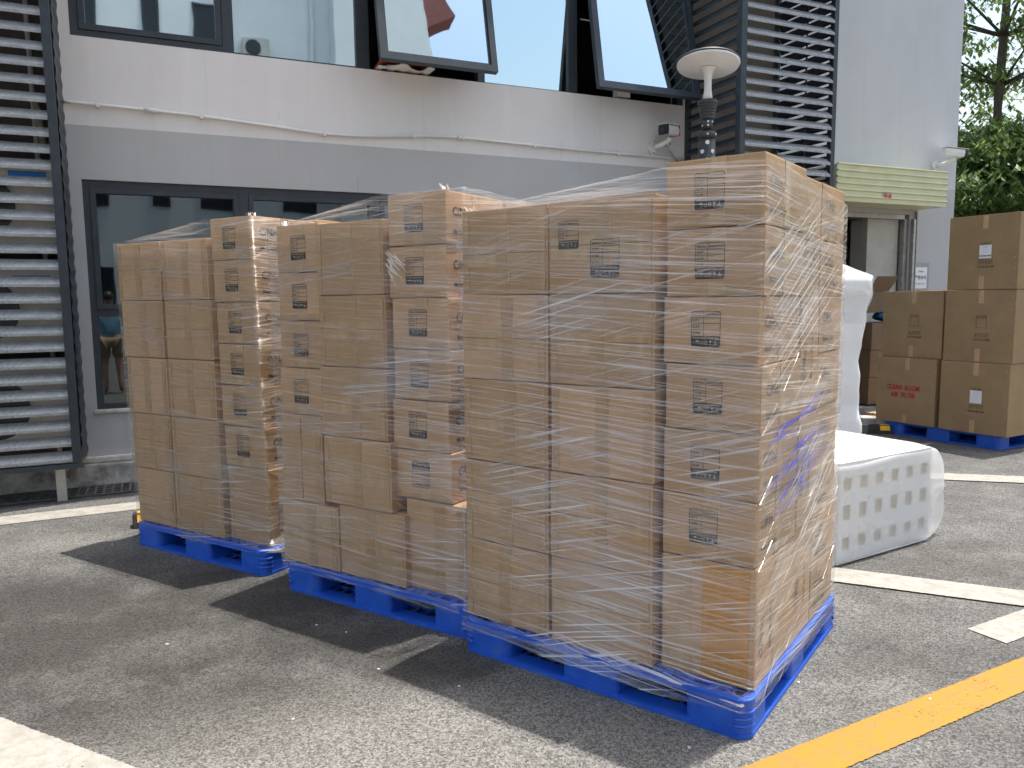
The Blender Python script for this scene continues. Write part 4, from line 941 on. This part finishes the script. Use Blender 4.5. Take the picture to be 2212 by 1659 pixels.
# ================================================================== AIR FILTER CARTONS ON THE FOURTH PALLET
def icon_row(mb, x, z, sc=1.0):
    for i in range(4):
        a = x+i*.036*sc; w_ = .03*sc; h = .04*sc
        for q in ((a, a+w_, z, z+.002), (a, a+w_, z+h-.002, z+h), (a, a+.002, z+.002, z+h-.002), (a+w_-.002, a+w_, z+.002, z+h-.002)): mb.box(q[0], q[1], -.0012, -.0004, q[2], q[3])
        c = a+w_/2
        if i == 0: mb.box(c-.005, c+.005, -.0012, -.0004, z+.010, z+.030)
        if i == 1: mb.add([(c-.007, -.0012, z+.033), (c+.007, -.0012, z+.033), (c+.002, -.0012, z+.02), (c-.002, -.0012, z+.02)], [(0, 1, 2, 3)]); mb.box(c-.001, c+.001, -.0012, -.0004, z+.008, z+.02)
        if i == 2:
            for d in (-.005, .005): mb.box(c+d-.0012, c+d+.0012, -.0012, -.0004, z+.008, z+.026); mb.add([(c+d-.004, -.0012, z+.026), (c+d+.004, -.0012, z+.026), (c+d, -.0012, z+.033)], [(0, 1, 2)])
        if i == 3: mb.add([(c-.01, -.0012, z+.024), (c+.01, -.0012, z+.024), (c, -.0012, z+.034)], [(0, 1, 2)]); mb.box(c-.001, c+.001, -.0012, -.0004, z+.008, z+.024)
def filter_box(x, y, z, kind, label, w_=.675, h=.705, d=.60):
    o = place(4, x, y, z, w_, d, h, label, 'unwrapped air filter cartons', 'card2', 1.6)
    tape_part(o, w_*.49, w_*.49+.05, h-.13, h-.006, 'tape2'); tape_part(o, w_*.47, w_*.47+.05, .006, .13 if kind != 'red' else .09, 'tape2')
    if kind == 'red':
        mb = MB(); put_text(mb, 'CLEAN  ROOM', .07, w_*.47, .36, .003, 'CENTER', -.004, .8); put_text(mb, 'AIR  FILTER', .07, w_*.47, .28, .003, 'CENTER', -.004, .8); mb.build('printed_text', 'red_ink', o)
    else:
        mb = MB(); icon_row(mb, w_*.45, .245); put_text(mb, 'STATE ROOM', .026, w_*.45+.07, .21, .001, 'CENTER', -.001)
        a, b = w_*.47, .335
        for q in ((a, a+.10, b, b+.003), (a, a+.10, b+.118, b+.121), (a, a+.003, b+.003, b+.118), (a+.097, a+.10, b+.003, b+.118), (a, a+.10, b+.094, b+.097)): mb.box(q[0], q[1], -.0012, -.0004, q[2], q[3])
        put_text(mb, 'Goods Label', .016, a+.05, b+.101, .0005, 'CENTER', -.001)
        mb.build('printed_marks', 'grey_ink', o, loc=(0, -.003, 0))
        if kind in ('tag', 'tag2'):
            mb = MB(); mb.quad((a-.008, -.0055, b-.035), (a+.108, -.0055, b-.035), (a+.108, -.0055, b+.092), (a-.008, -.0055, b+.092)); mb.cur = 1
            if kind == 'tag':
                put_text(mb, 'InCharged', .026, a+.05, b-.018, .0008, 'CENTER', -.0065); put_text(mb, 'Product', .014, a+.05, b+.07, 0, 'CENTER', -.0065)
                for r in range(3): put_text(mb, '.. . ... ..  . ...', .011, a+.05, b+.05-.016*r, .0004, 'CENTER', -.0065)
            else:
                for r in range(4): put_text(mb, '- ..  - ....', .014, a+.05, b+.065-.026*r, .0004, 'CENTER', -.0065)
            mb.build('paper_tag', ['paper', 'ink'], o)
    for q in range(6):
        mb = MB(); mb.lathe([(.006, 0), (.006, .0025)], 8); s = mb.build('staple', 'steel', o, loc=(w_-.03, -.0005, .08+q*.11)); s.rotation_euler = (R(90), 0, 0)
    return o
filter_box(-.065, -.02, PH, 'red', 'carton printed CLEAN ROOM AIR FILTER in red on the far pallet')
filter_box(-.055, .0, PH+.708, 'plain', 'air filter carton on top of the red printed one')
filter_box(.655, -.03, PH, 'tag2', 'bottom air filter carton of the tall stack with a small white tag')
filter_box(.665, -.03, PH+.708, 'plain', 'middle air filter carton of the tall stack on the far pallet')
filter_box(.672, -.02, PH+1.416, 'tag', 'top air filter carton with a white InCharged tag', .675, .715)
o = place(4, -.03, .62, PH, .66, .56, .705, 'lower carton in the back row of the far pallet', 'unwrapped air filter cartons', 'card2')
o = place(4, -.03, .62, PH+.708, .66, .56, .712, 'upper carton in the back row of the far pallet', 'unwrapped air filter cartons', 'card2')
for i in range(3): o = place(4, .66, .60, PH+.708*i, .66, .56, .705, 'carton in the back row behind the tall air filter stack', 'back row of air filter cartons', 'card2')

# ================================================================== FOAM BUNDLES
fb = thing('foam_bundle', 'low block of white foam sheets with square holes in a milky bag', 'foam bundle', (1.80, 4.17, 0), R(31))
NW, SW, FH, FD = 6, .146, .585, .75
for k in range(NW):
    x0 = k*SW+.0002; x1 = (k+1)*SW-.0002; mb = MB(); hx0, hx1 = x0+.042, x1-.038
    hz = [(.085, .155), (.255, .34), (.425, .495)]
    # front skin with three recessed square holes, then the solid core
    zs = [.006]+[q for a in hz for q in a]+[FH]
    for j in range(len(zs)-1):
        if j % 2 == 0: mb.box(x0, x1, .0, .06, zs[j], zs[j+1])
        else: mb.box(x0, hx0, .0, .06, zs[j], zs[j+1]); mb.box(hx1, x1, .0, .06, zs[j], zs[j+1])
    mb.box(x0, x1, .06, FD, .006, FH); mb.build('foam_sheet', 'foam', fb)
    for a, b in hz:
        mb = MB(); mb.box(hx0, hx1, .007, .0598, a, b); mb.build('hole_back', 'foam_hole', fb)
def bag_shell(prof_fn, nu, nv, name, mat, parent):
    vs = [prof_fn(i/nu, j/nv) for i in range(nu+1) for j in range(nv+1)]; n = nv+1
    fs = [(i*n+j, (i+1)*n+j, (i+1)*n+j+1, i*n+j+1) for i in range(nu) for j in range(nv)]
    mb = MB(); mb.add(vs, fs); return mb.build(name, mat, parent, True)
LX = NW*SW
def bagf(u, v):   # a loose sleeve round the block, its empty end bulging out to the right
    a = 2*math.pi*v; m = 30/46
    if u < m: x = -.1+(LX+.1)*u/m; t = 0
    else: t = (u-m)/(1-m); x = LX+.205*math.sin(t*math.pi/2)
    sh = math.cos(t*math.pi/2)**.62 if t < 1 else 0
    cy, cz = FD/2, FH/2-.035*t; hy, hz = (FD/2+.012)*(1-.12*t), FH/2+.010
    c, s = math.cos(a), math.sin(a); e = .16
    px = math.copysign(abs(c)**e, c); pz = math.copysign(abs(s)**e, s)
    wr = .003*math.sin(a*7+u*5)+.003*math.sin(u*17+a*3)
    return (x+.018*t*math.sin(a*7+2)*(1-.5*t)+.012*t*math.sin(a*17), cy+px*(hy+wr*.6), max(.003, cz+pz*(hz*sh+wr)))
bag_shell(bagf, 46, 96, 'plastic_bag', 'bag', fb)
mb = MB(); mb.tube([(LX+.19, .06, .30), (LX+.215, .05, .31), (LX+.235, .04, .305)], .010, 8); mb.build('bag_knot', 'bag2', fb)
tf = thing('foam_stack', 'tall upright stack of white foam in a clear bag behind the nearest load', 'foam bundle', (2.31, 6.03, 0), R(-8))
mb = MB(); rr = random.Random(5); nz = 30
def tall(u, v, g=0):
    a = 2*math.pi*u; c, s = math.cos(a), math.sin(a); e = .2
    px = math.copysign(abs(c)**e, c); py = math.copysign(abs(s)**e, s); z = .004+v*1.66
    wdt = .22+.018*math.sin(z*4+1)+.02*(z > 1.15)*min(1, (z-1.15)*3)+.006*math.sin(z*17)+.004*math.sin(z*31+a*2)
    return (.22+px*(wdt+g), .22+py*(wdt*.9+g), z)
vs = [tall(i/40, j/nz) for j in range(nz+1) for i in range(40)]
fs = [(j*40+i, j*40+(i+1) % 40, (j+1)*40+(i+1) % 40, (j+1)*40+i) for j in range(nz) for i in range(40)]+[tuple(range(nz*40, nz*40+40))]
mb.add(vs, fs); mb.build('foam_core', 'foam', tf, True)
def bag_t(u, v):
    z = 1.3+v*.47; k = max(0, (z-1.665)/.105); a = 2*math.pi*u
    p = tall(u, min(1, (z-.004)/1.66), .008); cx, cy = .27, .22; f = 1-.93*min(1, k)**.85
    return (cx+(p[0]-cx)*f+.004*math.sin(a*5)*k*f, cy+(p[1]-cy)*f+.004*math.sin(a*6)*f, z)
bag_shell(bag_t, 48, 20, 'plastic_bag', 'bag2', tf)

# ================================================================== SMALL THINGS BY THE DOOR, WHEEL STOPS
for i in range(3):  # cartons coloured dark for the shade they stand in
    o = link('cardboard_box', carton_mesh(.56, .40, .335, 'cardd'), None, W(8.45+.01*i, .36, .16+.34*i), FA); tag(o, ('shaded carton at the bottom of the dark stack by the door', 'shaded carton in the middle of the dark stack by the door', 'shaded carton on top of the dark stack by the door')[i], 'carton', 'dark cartons by the door')
    mb = MB(); put_text(mb, '易碎物品', .05, .42, .22, .001, 'CENTER', -.004); put_text(mb, '↑↑', .06, .42, .13, .001, 'CENTER', -.004); put_text(mb, 'MADE', .04, .42, .06, .001, 'CENTER', -.004); mb.build('printed_text', 'grey_ink', o)
o = link('cardboard_box', carton_mesh(.42, .36, .26, 'cardd'), None, W(8.42, .34, 1.30), FA+R(9)); tag(o, 'shaded open carton with raised flap above the dark stack', 'carton', 'dark cartons by the door')
mb = MB(); mb.add([(0, 0, 0), (.42, 0, 0), (.44, -.12, .18), (-.02, -.12, .18)], [(0, 1, 2, 3)]); mb.add([(0, .006, 0), (.42, .006, 0), (.44, -.114, .184), (-.02, -.114, .184)], [(3, 2, 1, 0)]); mb.build('flap', 'cardd', o, loc=(0, 0, .26))
mb = MB(); vs = []
for j in range(7):
    for i in range(16):
        a = 2*math.pi*i/16; r = .17*math.sin(math.pi*(j+.6)/7.6)+.02*math.sin(3*a+j); vs.append((r*1.3*math.cos(a), r*math.sin(a), .12*j/6+.01*math.sin(a*5)))
mb.add(vs, [(j*16+i, j*16+(i+1) % 16, (j+1)*16+(i+1) % 16, (j+1)*16+i) for j in range(6) for i in range(16)]+[tuple(range(96, 112))])
tag(mb.build('bag', 'blue_bag', None, True, loc=W(8.86, .26, 1.19), rotz=FA), 'crumpled blue bag lying on the dark cartons by the door', 'bag')
wp = thing('wooden_pallet', 'small raw wood pallet on the ground by the door step', 'pallet', W(8.2, 1.15), FA)
for i in range(5): mb = MB(); mb.box(0, .9, .13*i, .13*i+.1, .09, .11); mb.build('plank', 'wood', wp)
for y in (0, .26, .52): mb = MB(); mb.box(0, .9, y, y+.09, 0, .09); mb.build('bearer', 'wood', wp)
def wheel_stop(label, x, y, rz):
    t = thing('wheel_stop', label, 'wheel stop', (x, y, 0), rz, 'rubber wheel stops')
    mb = MB(); mb.prism_x([(0, 0), (.15, 0), (.11, .095), (.04, .095)], 0, .55); mb.build('body', 'rubber', t, bevel=.01)
    for a in (.03, .42):
        mb = MB(); mb.add([(a, .012, .04), (a+.1, .012, .04), (a+.1, .034, .088), (a, .034, .088)], [(0, 1, 2, 3)]); mb.box(a, a+.1, .045, .105, .0955, .0985); mb.build('reflector', 'yellow', t, loc=(0, -.003, 0))
wheel_stop('black wheel stop with yellow reflector behind the leftmost pallet', -2.55, 5.03, R(24))
wheel_stop('black wheel stop with yellow reflector beside the tall foam stack', 3.62, 8.42, R(-12))
mb = MB(); mb.box(0, .25, 0, .2, 0, .12); tag(mb.build('concrete_block', 'wall_plinth', None, False, .012, loc=(4.0, 8.75, 0), rotz=R(-20)), 'small concrete block left of the far blue pallet', 'block')

# ================================================================== TREES
def leaf_cloud(mb, rr, cen, rad, n, size, droop=.5):
    for _ in range(n):
        while True:
            p = Vector((rr.uniform(-1, 1), rr.uniform(-1, 1), rr.uniform(-1, 1)))
            if p.length < 1: break
        p = Vector((p.x*rad[0], p.y*rad[1], p.z*rad[2]))+cen
        a = rr.uniform(0, 6.3); d = Vector((math.cos(a), math.sin(a), -droop-rr.uniform(-.3, .6))).normalized(); s = d.cross(Vector((0, 0, 1))).normalized()
        n_ = s.cross(d); l = size*rr.uniform(.7, 1.3); w_ = l*.21
        mb.add([p, p+d*l*.45+s*w_-n_*w_*.25, p+d*l, p+d*l*.45-s*w_-n_*w_*.25], [(0, 1, 2), (0, 2, 3)])
def tree(label, x, y, hgt, r0, seed, leafmat, tiers, leaf, size, group='trees beyond the building'):
    rr = random.Random(seed); t = thing('tree', label, 'tree', (x, y, 0), 0, group)
    mb = MB(); top = Vector((.25, .1, hgt)); pts = [Vector((0, 0, 0))+top*(i/8)+Vector((.05*math.sin(i*1.3), .05*math.cos(i), 0)) for i in range(9)]
    mb.tube(pts, [r0*(1-.07*i) for i in range(9)], 12); tr = mb.build('trunk', 'bark', t, True)
    lm = MB()
    for z, R0, nb, per in tiers:
        for b in range(nb):
            a = 2*math.pi*(b+rr.uniform(-.3, .3))/nb; L = R0*rr.uniform(.7, 1.1); p = top*(z/hgt); e = p+Vector((math.cos(a)*L, math.sin(a)*L, rr.uniform(.1, .55)*L*.5))
            mid = (p+e)/2+Vector((0, 0, .12*L)); mb = MB(); mb.tube([p, mid, e], [r0*.30, r0*.16, r0*.05], 6); mb.build('limb', 'bark', t, True)
            for q in range(per):
                f = rr.uniform(.25, 1.05); c = p+(e-p)*f+Vector((rr.gauss(0, .32), rr.gauss(0, .32), .1+rr.gauss(0, .16)))
                base = p+(e-p)*f*.8; mb.tube([base, c], [r0*.05, r0*.02], 4)
                leaf_cloud(lm, rr, c, (.42, .42, .2), leaf, size, .7)
    lm.build('crown', leafmat, t)
tree('tall open tree with a straight trunk rising right of the building', 10.25, 16.8, 11.5, .125, 11, 'leaf', [(4.2, 2.6, 6, 8), (5.9, 2.8, 7, 8), (6.9, 3.0, 7, 8), (7.9, 3.2, 7, 8), (8.8, 3.0, 7, 8), (9.8, 2.6, 6, 7), (10.8, 2.0, 5, 6)], 42, .16)
tree('dense dark tree low behind the air filter cartons', 10.1, 15.6, 5.0, .11, 12, 'leafd', [(1.4, 2.2, 7, 12), (2.2, 2.4, 8, 14), (3.0, 2.4, 8, 14), (3.8, 2.2, 8, 13), (4.5, 1.6, 7, 10)], 32, .17)
tree('dense dark tree at the right edge behind the cartons', 12.9, 15.8, 4.9, .11, 13, 'leafd', [(1.4, 2.2, 7, 11), (2.2, 2.4, 8, 13), (3.0, 2.3, 8, 12), (3.8, 2.0, 8, 11), (4.4, 1.5, 7, 9)], 30, .17)
tree('dark bushy tree just beyond the building corner', 8.3, 17.5, 5.2, .11, 14, 'leafd', [(1.4, 2.2, 7, 11), (2.3, 2.4, 8, 13), (3.2, 2.3, 8, 12), (4.0, 2.0, 8, 11), (4.8, 1.5, 7, 9)], 30, .17)
tree('dark tree further back filling the gap between trunks', 13.5, 21, 6.2, .13, 15, 'leafd', [(1.8, 3, 8, 12), (3, 3.2, 8, 13), (4.2, 3.0, 8, 12), (5.4, 2.4, 8, 10)], 30, .2)
for k, (z0, z1) in enumerate(((9.2, 9.9), (10.2, 11.3), (8.1, 8.9))):
    mb = MB(); mb.tube([(4+i*3, 30+i*.4, z0+(z1-z0)*i/10-.12*math.sin(math.pi*i/10)*2) for i in range(11)], .016, 5)
    tag(mb.build('power_line', 'wire', None, True), ('middle overhead cable crossing the sky behind the tall tree', 'highest overhead cable crossing the sky behind the tall tree', 'lowest overhead cable crossing the sky behind the tall tree')[k], 'cable', 'overhead cables')

# ================================================================== PHOTOGRAPHER (mirrored in the lower window)
def person():
    t = thing('person', 'person in light blue shirt and khaki shorts raising a phone, mirrored in the window', 'person', W(-.26, 7.42), FA+R(180))
    J = {'pel': (0, 0, .93, .13, .10), 'chest': (0, .02, 1.28, .15, .10), 'neck': (0, .02, 1.45, .055, .055), 'head': (0, .04, 1.56, .075, .085), 'crown': (0, .03, 1.66, .07, .08),
         'hl': (-.09, 0, .88, .09, .09), 'kl': (-.10, .02, .48, .058, .058), 'al': (-.10, -.01, .09, .038, .04), 'tl': (-.11, .16, .035, .04, .025),
         'hr': (.09, 0, .88, .09, .09), 'kr': (.11, .03, .48, .058, .058), 'ar': (.12, -.01, .09, .038, .04), 'tr': (.14, .15, .035, .04, .025),
         'sl': (-.18, .02, 1.38, .058, .058), 'el': (-.22, .16, 1.16, .042, .042), 'wl': (-.07, .36, 1.38, .028, .028), 'fl': (-.05, .40, 1.44, .03, .02),
         'sr': (.18, .02, 1.38, .058, .058), 'er': (.22, .16, 1.16, .042, .042), 'wr': (.07, .36, 1.38, .028, .028), 'fr': (.05, .40, 1.44, .03, .02)}
    E_ = [('pel', 'chest'), ('chest', 'neck'), ('neck', 'head'), ('head', 'crown'), ('pel', 'hl'), ('hl', 'kl'), ('kl', 'al'), ('al', 'tl'), ('pel', 'hr'), ('hr', 'kr'), ('kr', 'ar'), ('ar', 'tr'), ('chest', 'sl'), ('sl', 'el'), ('el', 'wl'), ('wl', 'fl'), ('chest', 'sr'), ('sr', 'er'), ('er', 'wr'), ('wr', 'fr')]
    def skin(name, keys, grow, mat, root, extra=None):
        idx = {k: i for i, k in enumerate(keys)}; P = {k: J[k] for k in keys}
        if extra: P.update(extra)
        me = bpy.data.meshes.new(name); me.from_pydata([P[k][:3] for k in keys], [(idx[a], idx[b]) for a, b in E_ if a in idx and b in idx], [])
        o = link(name, me, t); me.materials.append(M[mat]); md = o.modifiers.new('skin', 'SKIN'); md.use_smooth_shade = True
        for i, k in enumerate(keys): me.skin_vertices[0].data[i].radius = (P[k][3]*grow, P[k][4]*grow); me.skin_vertices[0].data[i].use_root = (k == root)
        s = o.modifiers.new('sub', 'SUBSURF'); s.levels = 1; s.render_levels = 2; return o
    skin('body', list(J), 1.0, 'skin', 'pel')
    def mid(a, b, f, g): return tuple(J[a][i]+(J[b][i]-J[a][i])*f for i in range(3))+(g, g)
    skin('shirt', ['pel', 'chest', 'neck', 'sl', 'el', 'sr', 'er'], 1.13, 'shirt', 'pel', {'neck': (0, .02, 1.41, .07, .07), 'el': mid('sl', 'el', .6, .058), 'er': mid('sr', 'er', .6, .058), 'pel': (0, 0, .90, .145, .11)})
    skin('shorts', ['pel', 'hl', 'kl', 'hr', 'kr'], 1.13, 'shorts', 'pel', {'kl': mid('hl', 'kl', .8, .085), 'kr': mid('hr', 'kr', .8, .085)})
    mb = MB(); vs = []; 
    for j in range(7):
        for i in range(14):
            a = 2*math.pi*i/14; ph = math.pi*.52*j/6; r = math.cos(ph); vs.append((.088*r*math.cos(a), .03+.10*r*math.sin(a)-.012, 1.62+.11*math.sin(ph)-.03*(math.sin(a) < -.2)*(j == 0)))
    mb.add(vs, [(j*14+i, j*14+(i+1) % 14, (j+1)*14+(i+1) % 14, (j+1)*14+i) for j in range(6) for i in range(14)]); mb.build('hair', 'hair', t, True)
    return t
person()
mb = MB(); mb.box(-.04, .04, 0, .008, 0, .15)
po = mb.build('phone', 'dark_plastic', None, False, .003); po.location = W(-.26, 7.42)+Matrix.Rotation(FA+R(180), 3, 'Z') @ Vector((0, .425, 1.40)); po.rotation_euler = (0, 0, FA+R(180)); tag(po, 'dark phone held up by the person mirrored in the window', 'phone')
